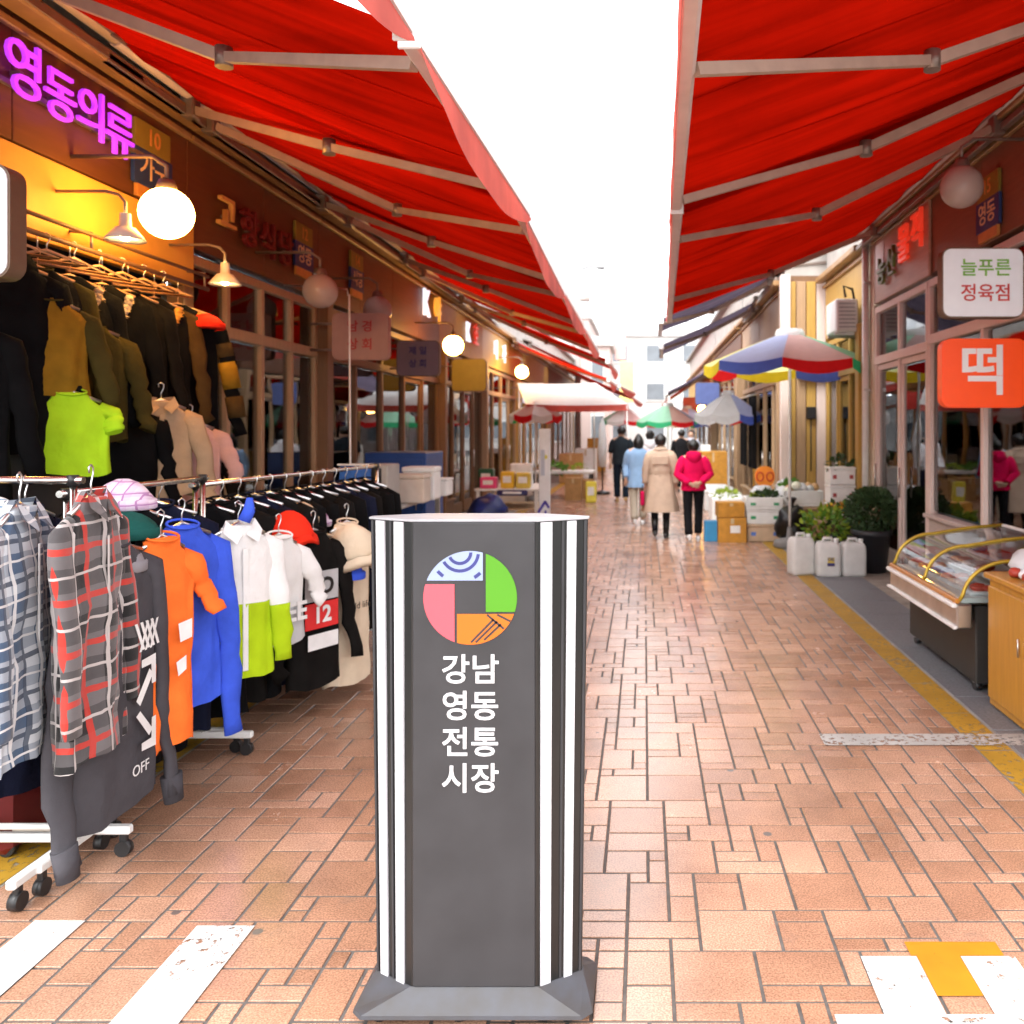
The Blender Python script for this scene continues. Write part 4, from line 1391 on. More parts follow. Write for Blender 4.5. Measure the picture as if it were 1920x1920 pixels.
k_plaid_red = plaid("plaid_red_black", (0.13, 0.12, 0.125), (0.006, 0.006, 0.007), (0.50, 0.025, 0.012), 0.17, (0.50, 0.46, 0.45))
k_plaid_blue = plaid("plaid_white_blue", (0.52, 0.56, 0.60), (0.05, 0.09, 0.16), (0.008, 0.025, 0.06), 0.13, (0.66, 0.66, 0.66))

# racks
rack("silver clothes rack standing crosswise at the left edge", (-2.72, 3.28, 0), 0.0, 1.05, 1.50, foot=0.20)
rack("white footed clothes rack carrying the charcoal hoodie", (-2.30, 3.92, 0), PI / 2, 1.05, 1.44, foot=0.26)
rack("long chrome clothes rack of black clothes along the street", (-2.25, 5.65, 0), PI / 2 - R(6), 2.30, 1.40, foot=0.26)
fb = thing("foot_bar", "loose beige foot bar of the near rack with a black castor", "clothes rack", (-2.21, 3.28, 0))
B("bar", (0, 0.0, 0.105), (0.036, 0.62, 0.036), m_white, fb, ch=0.007)
B("tie_bar", (-0.30, 0.03, 0.115), (0.56, 0.034, 0.034), m_white, fb, ch=0.007)
for q in (-0.27, 0.27):
    c = B("castor", (0.0, q, 0.070), (0.022, 0.03, 0.036), m_black, fb, ch=0.004)
    MB().tube([(-0.017, q, 0.033), (0.017, q, 0.033)], 0.033, 14).build("wheel", m_black, c)

# front display garments: (x, y) along the street, facing the street
FACE_E = R(78)
garment("plaid_shirt", "white and blue plaid shirt hanging at the left edge", "shirt", (-2.16, 2.95, 1.53), R(104), W=0.2, L=0.86, SL=0.60, body=k_plaid_blue, neck='shirt', seed=3, splay=0.03, fold=0.022)
garment("plaid_shirt", "red black and white plaid shirt in front of the hoodie", "shirt", (-2.01, 3.10, 1.55), R(98), W=0.205, L=0.92, SL=0.66, body=k_plaid_red, neck='shirt', seed=4, splay=0.03, fold=0.024)
hoodie = garment("hoodie", "charcoal hoodie with white arrow print on its back", "hoodie", (-2.05, 3.28, 1.36), R(88), W=0.25, L=1.03, SL=0.96, body=k_char, neck='crew', seed=5, splay=0.1, fold=0.012, cuff=k_char)
m_print = M("white_print_ink", (0.72, 0.72, 0.72), rough=0.7)
hatch = [(m_print, [(0.02 + 0.035 * i, -0.42), (0.038 + 0.035 * i, -0.42), (0.088 + 0.035 * i, -0.53), (0.070 + 0.035 * i, -0.53)]) for i in range(4)]
hatch += [(m_print, [(0.10 + 0.035 * i, -0.425), (0.115 + 0.035 * i, -0.425), (0.065 + 0.035 * i, -0.535), (0.05 + 0.035 * i, -0.535)]) for i in range(3)]
arrow = [(m_print, [(0.03, -0.72), (0.055, -0.745), (0.145, -0.64), (0.118, -0.615)]), (m_print, [(0.065, -0.57), (0.165, -0.565), (0.165, -0.68), (0.135, -0.68), (0.132, -0.60), (0.065, -0.60)]),
         (m_print, [(0.03, -0.78), (0.055, -0.765), (0.14, -0.86), (0.115, -0.88)]), (m_print, [(0.065, -0.925), (0.165, -0.935), (0.165, -0.815), (0.135, -0.815), (0.132, -0.895), (0.065, -0.895)])]
on_front(hoodie, 0.060, 0.012, hatch + arrow)
text("print", "OFF", 0.06, m_print, hoodie, (0.06, -0.080, -0.99), 'S', ext=0.0005)
ot = garment("t_shirt", "orange tee shirt with white patches beside the hoodie", "t-shirt", (-2.04, 3.60, 1.34), R(70), W=0.15, L=0.88, SL=0.22, body=k_orange, neck='crew', seed=6, short=True, splay=0.10, fold=0.02)
on_front(ot, 0.058, 0.02, [(m_print, [(0.01, -0.46), (0.08, -0.45), (0.08, -0.53), (0.02, -0.54)]), (m_print, [(0.00, -0.62), (0.05, -0.60), (0.05, -0.66), (0.01, -0.68)])])
garment("jacket", "royal blue jacket hanging behind the orange tee shirt", "jacket", (-2.06, 3.80, 1.37), R(66), W=0.19, L=0.8, SL=0.86, body=k_blue, neck='crew', seed=7, splay=0.06, fold=0.016)
lw = garment("jacket", "white and lime two tone jacket on the long rack", "jacket", (-1.98, 4.16, 1.33), R(56), W=0.18, L=0.74, SL=0.56, body=k_white, lower=k_lime, lower_t=0.4, neck='shirt', seed=8, splay=0.04, fold=0.014)
MB().tube([(0, -0.05, -0.08), (0.02, -0.06, -0.03), (0.03, -0.05, 0.03)], [0.03, 0.028, 0.015], 10).build("blue_strap", k_blue, lw)
gt_ = garment("t_shirt", "white and grey tee shirt with white letters", "t-shirt", (-1.98, 4.62, 1.22), R(62), W=0.15, L=0.58, SL=0.26, body=k_white, lower=k_greytee, lower_t=0.5, neck='crew', seed=9, short=True, fold=0.012)
text("print", "LEE", 0.14, m_print, gt_, (0.02, -0.076, -0.52), 'S', ext=0.0005, off=0.004)
bp = garment("jacket", "black jacket with white and red printed panels", "jacket", (-1.94, 5.00, 1.20), R(62), W=0.18, L=0.9, SL=0.66, body=k_black2, neck='crew', seed=10, fold=0.010)
on_front(bp, 0.058, 0.010, [(M("grey_print_ink", (0.42, 0.42, 0.43), rough=0.7), [(-0.12, -0.33), (0.12, -0.33), (0.12, -0.50), (-0.12, -0.50)]),
                           (M("red_print_ink", (0.62, 0.02, 0.02), rough=0.7), [(-0.12, -0.51), (0.12, -0.51), (0.12, -0.66), (-0.12, -0.66)]),
                           (m_print, [(-0.10, -0.69), (0.12, -0.69), (0.12, -0.78), (-0.10, -0.78)])])
text("print", "LO", 0.13, m_black, bp, (0.0, -0.078, -0.42), 'S', ext=0.0005, off=0.004)
text("print", "12", 0.13, m_print, bp, (0.0, -0.078, -0.585), 'S', ext=0.0005, off=0.004)
ct = garment("t_shirt", "cream tee shirt at the far end of the long rack", "t-shirt", (-1.87, 5.36, 1.21), R(62), W=0.17, L=1.0, SL=0.26, body=k_cream, neck='crew', seed=11, short=True, fold=0.014)
text("print", "wild life", 0.06, m_black, ct, (0.03, -0.080, -0.62), 'S', ext=0.0005)

# hats and small things on top of the rails
hat("lavender patterned bucket hat on top of the near rack", (-2.26, 3.70, 1.36), k_lav, r=0.125, h=0.12, brim=0.0, seed=1)
hat("dark teal knitted cap below the lavender hat", (-2.17, 3.58, 1.25), k_teal, r=0.125, h=0.10, seed=2)
hat("grey knitted cap on the hoodie's shoulder", (-2.08, 3.40, 1.14), cloth("cloth_mid_grey", (0.24, 0.23, 0.25), 0.1), r=0.085, h=0.10, seed=3)
hat("bright red knitted hat on the long rack", (-2.02, 4.86, 1.08), k_red, r=0.13, h=0.15, seed=4, brim=0.03)
hat("white knitted hat behind the red one", (-2.14, 5.32, 1.12), k_furw, r=0.11, h=0.12, seed=5)
hat("lavender knitted hat right of the red one", (-2.10, 5.56, 1.08), k_lav, r=0.11, h=0.12, seed=6)
hat("cream bucket hat hanging over the cream tee shirt", (-1.80, 5.28, 0.95), k_cream, r=0.14, h=0.17, brim=0.05, seed=7, tiltx=R(25))
hat("small bright blue cap hanging below the cream hat", (-1.80, 5.28, 0.78), k_blue, r=0.07, h=0.08, seed=8)
hat("pale blue patterned cap at the left picture edge", (-2.35, 3.05, 1.36), plaid("cloth_pale_blue_print", (0.60, 0.68, 0.72), (0.72, 0.74, 0.76), (0.05, 0.2, 0.35), 0.05), r=0.12, h=0.10, seed=9)

# dense rows of dark clothes
cols = [k_black, k_black2, k_black, k_navy, k_black2, k_black]
for i in range(13):
    garment("jacket", "black garment packed side by side on the long rack", "jacket", (-2.365 + i * 0.0178, 4.56 + i * 0.168, 1.40), R(rnd.uniform(-12, 14)), W=0.235, L=rnd.uniform(1.06, 1.16), SL=0.75,
            body=cols[i % 6], neck='crew', seed=30 + i, splay=0.05, D=0.075, fold=0.02, group="black garments packed on the long rack")
for i in range(4):
    garment("jacket", "dark garment hanging between the hoodie and the long rack", "jacket", (-2.44, 3.66 + i * 0.21, 1.42), R(rnd.uniform(-10, 10)), W=0.24, L=1.14, SL=0.8,
            body=cols[i], neck='crew', seed=50 + i, splay=0.05, D=0.075, fold=0.02, group="dark garments on the white footed rack")
for i in range(4):
    garment("jacket", "black garment hanging on the crosswise rack at left", "jacket", (-3.1 + i * 0.24, 3.28, 1.50), R(90 + rnd.uniform(-12, 12)), W=0.23, L=1.05, SL=0.75,
            body=cols[i], neck='crew', seed=60 + i, splay=0.05, D=0.07, fold=0.02, group="black garments on the crosswise rack")
B("storage_box", (-2.75, 3.55, 0.16), (0.5, 0.4, 0.30), M("dark_red_plastic", (0.16, 0.012, 0.012), rough=0.5), None, ch=0.03)
tag(bpy.data.objects["storage_box"], "dark red box on the ground under the near rack", "box")

# upper rail on the shop front with coats
t = thing("clothes_rail", "upper rail along the clothing shop front with coat hangers", "clothes rail", (-3.40, 3.9, 2.80))
MB().tube([(0, 0, 0), (0, 2.75, -0.02)], 0.016, 10).build("bar", m_timber, t)
MB().tube([(0.0, 0, 0.10), (0.0, 2.75, 0.08)], 0.013, 10).build("bar", m_timber, t)
for q in (0.05, 1.35, 2.7):
    MB().tube([(-0.20, q, 0.12), (0.0, q, 0.10), (0, q, -0.01)], 0.010, 8).build("bracket", m_armdark, t)
def coat(label, y, rz, **kw):
    g_ = garment("coat", label, "coat", (-3.40, y, 2.70), R(rz), hang_mat=m_hanger, **kw)
    MB().tube([(0, 0, 0.01), (0, 0, 0.095)], 0.004, 6).build("hook_chain", m_hangmetal, g_)
    return g_
coat("black coat at the near end of the upper rail", 4.55, 60, W=0.26, L=1.05, SL=0.7, body=k_black, neck='hood', seed=70)
coat("black coat with olive sleeves on the upper rail", 4.78, 58, W=0.25, L=0.95, SL=0.75, body=k_black2, sleeve=k_olive, neck='crew', seed=71)
coat("black coat with tan fur trim on the upper rail", 5.05, 62, W=0.26, L=1.0, SL=0.75, body=k_black, neck='fur', nohood=k_fur, seed=72)
coat("black coat with pale fur trim on the upper rail", 5.35, 60, W=0.27, L=1.05, SL=0.78, body=k_black, neck='fur', nohood=k_furw, seed=73)
coat("plain black coat between the fur trimmed ones", 5.62, 58, W=0.26, L=1.1, SL=0.8, body=k_black2, neck='crew', seed=74)
coat("dark brown coat with orange fur trim on the upper rail", 5.92, 56, W=0.26, L=0.95, SL=0.72, body=k_black2, sleeve=k_brown, neck='fur', nohood=k_furo, seed=75)
bc = coat("striped coat with yellow banded sleeves and orange fur trim", 6.22, 50, W=0.29, L=1.02, SL=0.82, body=k_black, sleeve=k_black, neck='fur', nohood=k_furo, seed=76, splay=0.18)
for s in (-1, 1):
    for z0_, z1_, m_ in ((-0.36, -0.46, k_brown), (-0.50, -0.70, k_mustard), (-0.76, -0.92, k_brown)):
        pts = []
        for z in (z0_, (z0_ + z1_) / 2, z1_):
            f = (-z - 0.235) / 0.82
            pts.append((s * (0.29 * 0.90 + 0.020 + 0.18 * f * (1.2 - 0.4 * f)), -0.012 - 0.045 * f * f, z))
        MB().tube(pts, 0.068, 14, sq=0.70, ref=(1, 0, 0)).build("sleeve_band", m_, bc)
hat("red hood lining piece beside the striped coat", (-3.22, 6.26, 2.44), k_red, r=0.13, h=0.10, seed=12, cat="hood", name="hood")
for i in range(7):
    h_ = thing("coat_hanger", "empty coat hanger coloured with orange lamplight on the upper rail", "hanger", (-3.40, 4.62 + i * 0.235, 2.795), R(52 + rnd.uniform(-14, 14)), "empty hangers on the upper rail")
    MB().tube([(-0.012, 0, -0.012), (-0.016, 0, 0.008), (0, 0, 0.018), (0.016, 0, 0.006), (0.014, 0, -0.02), (0, 0, -0.05), (0, 0, -0.08)], 0.004, 6).build("hook", m_hangmetal, h_)
    MB().tube([(-0.20, 0, -0.145), (0, 0, -0.08), (0.20, 0, -0.145), (-0.20, 0, -0.145)], 0.009, 6).build("frame", m_hanger, h_)

# lower display on the shop front
def wall_g(name, label, cat, y, z, rz, **kw):
    return garment(name, label, cat, (kw.pop("x", -3.30), y, z), R(rz), **kw)
wall_g("t_shirt", "neon lime tee shirt hanging in the clothing shop", "t-shirt", 4.76, 2.0, 34, x=-3.20, W=0.19, L=0.46, SL=0.09, body=k_limetee, neck='crew', seed=80, short=True, fold=0.016, splay=0.02)
wall_g("jacket", "beige stand collar jacket hanging by the shop post", "jacket", 5.58, 1.98, 34, x=-3.16, W=0.19, L=0.62, SL=0.56, body=k_beige, neck='shirt', seed=81, fold=0.014)
wall_g("jacket", "mustard jacket hanging left above the lime tee shirt", "jacket", 4.72, 2.52, 46, x=-3.30, W=0.20, L=0.55, SL=0.45, body=k_mustard, sleeve=k_olive, neck='crew', seed=82)
wall_g("jacket", "olive jacket hanging right above the lime tee shirt", "jacket", 5.15, 2.42, 46, x=-3.34, W=0.20, L=0.70, SL=0.5, body=k_olive, neck='crew', seed=83)
wall_g("trousers", "black clothes hanging between the lime and beige ones", "clothes", 5.38, 1.95, 44, x=-3.32, W=0.24, L=0.85, SL=0.6, body=k_black, neck='crew', seed=84)
wall_g("t_shirt", "dusty pink tee shirt half hidden behind the beige jacket", "t-shirt", 6.05, 1.85, 34, x=-3.22, W=0.20, L=0.62, SL=0.3, body=k_pink, neck='crew', seed=85)
wall_g("jacket", "black clothes hanging under the striped coat", "clothes", 6.35, 1.80, 40, x=-3.36, W=0.22, L=0.8, SL=0.6, body=k_black2, neck='crew', seed=86)
wall_g("jacket", "black garment at the left edge under the white sign", "jacket", 4.22, 2.35, 50, x=-3.42, W=0.24, L=1.0, SL=0.7, body=k_black, neck='crew', seed=87)
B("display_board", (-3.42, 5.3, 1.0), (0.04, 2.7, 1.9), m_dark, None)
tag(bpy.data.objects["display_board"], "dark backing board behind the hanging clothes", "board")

# ------------------------------------------------------------------ goods, stalls and street furniture
m_card = M("cardboard", (0.42, 0.23, 0.085), rough=0.85, var=0.15, scale=12)
m_card2 = M("cardboard_orange", (0.52, 0.24, 0.03), rough=0.8, var=0.15, scale=12)
m_tape = M("packing_tape", (0.55, 0.40, 0.22), rough=0.3)
m_foam = M("styrofoam_white", (0.80, 0.80, 0.78), rough=0.8, var=0.05, bump=0.15, bscale=200)
m_leaf = M("leaf_green", (0.10, 0.24, 0.025), rough=0.6, var=0.35, scale=30, trans=0.25)
m_leafd = M("leaf_dark_green", (0.035, 0.075, 0.022), rough=0.6, var=0.35, scale=30, trans=0.2)
m_leafy = M("leaf_yellow_green", (0.28, 0.38, 0.03), rough=0.6, var=0.3, scale=30, trans=0.25)
m_flower = M("petal_orange", (0.80, 0.28, 0.02), rough=0.6, var=0.3)
m_flowery = M("petal_yellow", (0.80, 0.55, 0.02), rough=0.6, var=0.3)
m_can = M("jerrican_translucent_white", (0.84, 0.84, 0.82), rough=0.35, var=0.06, trans=0.3)
m_bagblack = M("black_bin_bag", (0.008, 0.008, 0.009), rough=0.28, var=0.2, bump=0.6, bscale=22)
m_bagwhite = M("white_plastic_bag", (0.80, 0.81, 0.83), rough=0.35, var=0.05, bump=0.5, bscale=25, trans=0.3)

def carton(label, x, y, z, w, d, h, mat, name="carton", cat="box", tape=True, rz=0.0, mark=None):
    t = thing(name, label, cat, (x, y, z), rz)
    B("box_body", (0, 0, h / 2), (w, d, h), mat, t, ch=0.004)
    for s in (-1, 1):
        B("flap", (0, s * d * 0.25, h + 0.003), (w - 0.004, d * 0.49, 0.005), mat, t)
    if tape:
        B("tape", (0, -d / 2 - 0.0015, h * 0.88), (0.05, 0.002, h * 0.22), m_tape, t)
    if mark:
        B("label", (w * 0.1, -d / 2 - 0.0015, h * 0.55), (w * 0.35, 0.002, h * 0.3), mark, t)
    return t

def foambox(label, x, y, z, w, d, h, lid=True, mark=None, rz=0.0, mat=None):
    mat = mat or m_foam
    t = thing("foam_box", label, "box", (x, y, z), rz)
    if lid:
        B("tub", (0, 0, h * 0.42), (w * 0.96, d * 0.96, h * 0.84), mat, t, ch=0.012)
        B("lid", (0, 0, h * 0.92), (w, d, h * 0.16), mat, t, ch=0.012)
    else:
        mb = MB()
        wt = 0.03
        mb.box((0, 0, 0.02), (w, d, 0.04), ch=0.005)
        for s in (-1, 1):
            mb.box((s * (w / 2 - wt / 2), 0, h / 2 + 0.02), (wt, d, h - 0.04), ch=0.006)
            mb.box((0, s * (d / 2 - wt / 2), h / 2 + 0.021), (w - 2 * wt - 0.002, wt, h - 0.042), ch=0.006)
        mb.build("tub", mat, t)
    if mark:
        for k in (-0.3, 0.32):
            B("printed_mark", (w * k, -d * 0.482 - (0.001 if lid else d * 0.02), h * 0.45), (w * 0.14, 0.003, h * 0.22), mark, t)
    return t

def leafmb(mb, c, rad, n, size, mi=0, r=None, up=0.4, flat=1.0):
    r = r or rnd
    for _ in range(n):
        d = Vector((r.gauss(0, 1), r.gauss(0, 1), r.gauss(0, 1) * flat + up))
        d.normalize()
        k = r.uniform(0.35, 1.0) ** 0.6
        p = Vector(c) + Vector((d.x * rad[0] * k, d.y * rad[1] * k, d.z * rad[2] * k))
        dd = (d + Vector((r.gauss(0, 0.5), r.gauss(0, 0.5), r.gauss(0, 0.5)))).normalized()
        sd_ = dd.cross(Vector((r.gauss(0, 1), r.gauss(0, 1), r.gauss(0, 1)))).normalized()
        L_ = size * r.uniform(0.6, 1.3)
        w = L_ * 0.32
        mid = p + dd * L_ * 0.5 + sd_.cross(dd) * L_ * 0.08
        mb.add([p, mid + sd_ * w, p + dd * L_, mid - sd_ * w], [(0, 1, 2, 3)], mi, True)
    return mb

def blob(mb, c, rad, seed=0, amp=0.18, n=14, m=9, mi=0):
    rings = []
    for i in range(m + 1):
        a = PI * i / m
        ring = []
        for k in range(n):
            b = 2 * PI * k / n
            d = Vector((math.sin(a) * math.cos(b), math.sin(a) * math.sin(b), -math.cos(a)))
            q = 1 + amp * nz(d * 1.6 + Vector((seed * 3.7, seed, 0))) + amp * 0.5 * nz(d * 4 + Vector((seed, 0, 0)))
            ring.append((c[0] + d.x * rad[0] * q, c[1] + d.y * rad[1] * q, c[2] + d.z * rad[2] * q))
        rings.append(ring)
    mb.loft(rings, mi, True, True)
    return mb

def potted(label, x, y, pot_r, pot_h, mats, rad, n, size, zc, potmat=None, name="potted_plant", flowers=None):
    t = thing(name, label, "plant", (x, y, 0))
    potmat = potmat or m_black
    MB().lathe([(pot_r * 0.74, 0.0), (pot_r * 0.95, pot_h * 0.86), (pot_r * 1.04, pot_h * 0.87), (pot_r * 1.04, pot_h), (pot_r * 0.92, pot_h), (pot_r * 0.90, pot_h * 0.9)], 22, cap0=True, cap1=True).build("pot", potmat, t)
    stm = MB()
    for k in range(7):
        a = k * 2.4
        stm.tube([(0.02 * math.cos(a), 0.02 * math.sin(a), pot_h * 0.88), (rad[0] * 0.5 * math.cos(a), rad[1] * 0.5 * math.sin(a), zc)], [0.008, 0.003], 5)
    stm.build("stem", m_leafd, t)
    mb = MB()
    r = random.Random(int(x * 100 + y))
    for m_i in range(len(mats)):
        leafmb(mb, (0, 0, zc), rad, n // len(mats), size, m_i, r)
    mb.build("foliage", mats, t)
    if flowers:
        fb_ = MB()
        for k in range(26):
            a, rr_ = r.uniform(0, 6.28), r.uniform(0.2, 1.0)
            leafmb(fb_, (rad[0] * rr_ * math.cos(a), rad[1] * rr_ * math.sin(a), zc + rad[2] * r.uniform(0.4, 0.95)), (0.02, 0.02, 0.01), 7, 0.045, k % 2, r)
        fb_.build("flower", flowers, t)
    return t

# --- right: jerricans, plants, pot
def jerrican(label, x, y, h=0.42, w=0.285, d=0.22, rz=0.0, mark=False):
    t = thing("jerrican", label, "jerrican", (x, y, 0.0), rz, "white jerricans in a row by the yellow line")
    rings = []
    for f, sc in ((0.0, 0.90), (0.02, 0.98), (0.10, 1.0), (0.30, 0.985), (0.5, 1.0), (0.72, 0.99), (0.80, 0.97), (0.88, 0.86), (0.91, 0.74)):
        rings.append([(a * sc, b * sc, h * f) for a, b in rrect(w, d, 0.045, 4)])
    MB().loft(rings, 0, True, True).build("tank", m_can, t)
    MB().tube([(-w * 0.22, 0, h * 0.89), (-w * 0.16, 0, h * 1.0), (w * 0.14, 0, h * 1.0), (w * 0.22, 0, h * 0.89)], 0.018, 8).build("handle", m_can, t)
    MB().lathe([(0.028, 0), (0.03, 0.035), (0.028, 0.04)], 14, (w * 0.34, 0, h * 0.90), cap1=True).build("screw_cap", m_white, t)
    if mark:
        B("label", (0.02, -d / 2 - 0.002, h * 0.40), (0.075, 0.004, 0.10), M("label_yellow", (0.6, 0.45, 0.08), rough=0.5), t)
        B("label_band", (0.02, -d / 2 - 0.0045, h * 0.33), (0.085, 0.003, 0.035), M("label_navy", (0.02, 0.02, 0.14), rough=0.5), t)
        text("label_text", "OIL", 0.05, M("label_navy", None), t, (0.02, -d / 2 - 0.0045, h * 0.47), 'S', ext=0.0005, off=0.002)
    return t
jerrican("white jerrican standing nearest the yellow line", 1.83, 9.98, 0.47, rz=R(14))
jerrican("white jerrican with navy and yellow label, middle of three", 2.12, 9.86, 0.43, mark=True, rz=R(-3))
jerrican("white jerrican next to the dark plant pot", 2.41, 9.88, 0.42, rz=R(4))
potted("leafy bright green plants behind the white jerricans", 2.22, 10.45, 0.24, 0.34, [m_leafy, m_leaf], (0.34, 0.25, 0.26), 260, 0.10, 0.46)
potted("orange and yellow flowers behind the jerricans", 2.52, 10.95, 0.20, 0.34, [m_leafd, m_leaf], (0.28, 0.2, 0.24), 200, 0.09, 0.50, flowers=[m_flower, m_flowery])
potted("round dark green bush in a tall charcoal pot", 2.70, 10.15, 0.235, 0.50, [m_leafd, m_leafd], (0.30, 0.30, 0.27), 2600, 0.055, 0.72, potmat=M("charcoal_pot", (0.022, 0.022, 0.027), rough=0.45))
wb = thing("water_bottle_pack", "clear water bottles beside the charcoal pot", "bottles", (2.86, 9.35, 0))
for a in range(2):
    for b in range(2):
        MB().lathe([(0.042, 0), (0.044, 0.02), (0.044, 0.17), (0.04, 0.20), (0.018, 0.25), (0.018, 0.27)], 12, (-0.05 + a * 0.095, b * 0.095, 0), cap0=True, cap1=True).build("bottle", glass_mat("bottle_plastic", (0.85, 0.88, 0.9), 0.1), wb)

# --- vegetable stall below the parasol
m_mark_g = M("printed_mark_green", (0.03, 0.30, 0.12), rough=0.6)
m_mark_b = M("printed_mark_blue", (0.10, 0.20, 0.55), rough=0.6)
carton("brown carton box on the ground at the stall corner", 1.31, 12.85, 0.0, 0.42, 0.34, 0.36, m_card2, mark=m_white)
carton("upper brown carton stacked on the stall corner", 1.29, 12.88, 0.375, 0.40, 0.32, 0.21, m_card2, rz=R(4))
carton("small blue carton beside the brown boxes", 1.00, 12.9, 0.0, 0.19, 0.2, 0.30, M("blue_carton", (0.03, 0.25, 0.50), rough=0.5), tape=False)
foambox("bottom white foam box right of the brown cartons", 1.80, 12.98, 0.0, 0.54, 0.40, 0.26, mark=m_mark_b, mat=M("pale_brown_foam", (0.58, 0.42, 0.28), rough=0.8))
foambox("middle white foam box with green marks right of cartons", 1.80, 12.98, 0.262, 0.55, 0.40, 0.22, mark=m_mark_g)
foambox("top white foam box of vegetables right of cartons", 1.80, 12.98, 0.484, 0.56, 0.41, 0.18, lid=False, mark=m_mark_g)
bb = thing("bin_bag", "full black bin bag leaning on the foam boxes", "bag", (2.20, 12.75, 0))
mb = MB(); blob(mb, (0, 0, 0.27), (0.24, 0.2, 0.28), 3, 0.30, 20, 14); mb.build("bag_body", m_bagblack, bb)
mb = MB(); mb.loft([[(0.05 * math.cos(2 * PI * k / 10) * s, 0.05 * math.sin(2 * PI * k / 10) * s, z + 0.02 * nz((k, z, 2))) for k in range(10)] for z, s in ((0.50, 1.5), (0.57, 0.6), (0.66, 1.6))], 0); mb.build("bag_knot", m_bagblack, bb)
foambox("foam tub of leafy greens behind the black bag", 2.44, 13.32, 0.50, 0.62, 0.45, 0.24, lid=False)
st = thing("display_table", "low stall table under the vegetable boxes", "table", (2.28, 13.42, 0))
B("table_top", (0, 0, 0.47), (1.1, 0.9, 0.04), m_timber_light, st, ch=0.005)
for sx in (-1, 1):
    for sy in (-1, 1):
        B("leg", (sx * 0.5, sy * 0.4, 0.225), (0.05, 0.05, 0.45), m_timber_light, st)
vg = thing("vegetable_pile", "white wrapped cabbages heaped on the stall", "vegetables", (2.02, 13.55, 0.50))
r = random.Random(4)
for k in range(7):
    mb = MB(); blob(mb, (r.uniform(-0.28, 0.28), r.uniform(-0.25, 0.2), 0.12 + r.uniform(0, 0.16)), (0.16, 0.15, 0.12), k, 0.35); mb.build("cabbage", m_bagwhite, vg)
vg = thing("vegetable_pile", "green leafy vegetables in the front foam box", "vegetables", (1.80, 12.98, 0.60))
mb = MB(); leafmb(mb, (0.05, 0, 0.03), (0.22, 0.15, 0.08), 120, 0.10, 0, r); leafmb(mb, (-0.1, 0, 0.03), (0.12, 0.12, 0.06), 40, 0.08, 1, r); mb.build("leaves", [m_leafd, m_leafy], vg)
vg = thing("vegetable_pile", "pale onions and greens in the tub behind the bag", "vegetables", (2.44, 13.32, 0.66))
mb = MB()
for k in range(16):
    blob(mb, (r.uniform(-0.24, 0.24), r.uniform(-0.15, 0.15), 0.06 + r.uniform(0, 0.10)), (0.075, 0.075, 0.07), k, 0.1, 10, 6, k % 3)
mb.build("onion", [m_bagwhite, M("onion_skin", (0.62, 0.38, 0.18), rough=0.5), M("pale_radish", (0.74, 0.74, 0.62), rough=0.5)], vg)
mb = MB(); leafmb(mb, (-0.15, 0.05, 0.1), (0.15, 0.12, 0.1), 60, 0.10, 0, r); mb.build("leaves", m_leaf, vg)
for k in range(3):
    foambox(("bottom", "middle", "top")[k] + " white crate of the tall stack by the downpipe", 2.66, 11.6, 0.45 + k * 0.245, 0.36, 0.36, 0.24, lid=True, mark=M("printed_mark_red", (0.35, 0.05, 0.05), rough=0.6))
B("wooden_pallet", (2.62, 11.7, 0.22), (0.5, 0.7, 0.44), m_timber, None, ch=0.01)
tag(bpy.data.objects["wooden_pallet"], "dark wooden stand under the tall crate stack", "stand")
vg = thing("vegetable_pile", "dark leaves sticking out of the tall crate stack", "vegetables", (2.66, 11.6, 1.19))
mb = MB(); leafmb(mb, (0, 0, 0.0), (0.15, 0.15, 0.12), 60, 0.09, 0, r); mb.build("leaves", m_leafd, vg)
ob = thing("balloon_sign", "round orange sign board with red rings at the stall", "sign", (1.95, 13.78, 0.50))
MB().prism(rrect(0.32, 0.34, 0.15, 6), 0.05, lambda a, b, k: (a, k, b + 0.42)).build("disc", M("sign_orange_plastic", (0.88, 0.26, 0.01), rough=0.4), ob)
B("post", (0, 0.025, 0.13), (0.24, 0.03, 0.26), M("sign_orange_plastic", None), ob)
for q in (-0.08, 0.08):
    MB().tube([(q + 0.055 * math.cos(2 * PI * k / 14), -0.004, 0.42 + 0.07 * math.sin(2 * PI * k / 14)) for k in range(15)], 0.012, 6).build("ring", M("ring_red", (0.55, 0.05, 0.01), rough=0.5), ob)
gp = thing("vegetable_pile", "white foam trays with greens beside the orange sign", "vegetables", (1.42, 14.9, 0.0))
B("tray_stand", (0, 0, 0.25), (0.5, 0.5, 0.5), m_foam, gp, ch=0.01)
mb = MB(); leafmb(mb, (0, 0, 0.5), (0.22, 0.22, 0.12), 90, 0.10, 0, r); mb.build("leaves", m_leafy, gp)

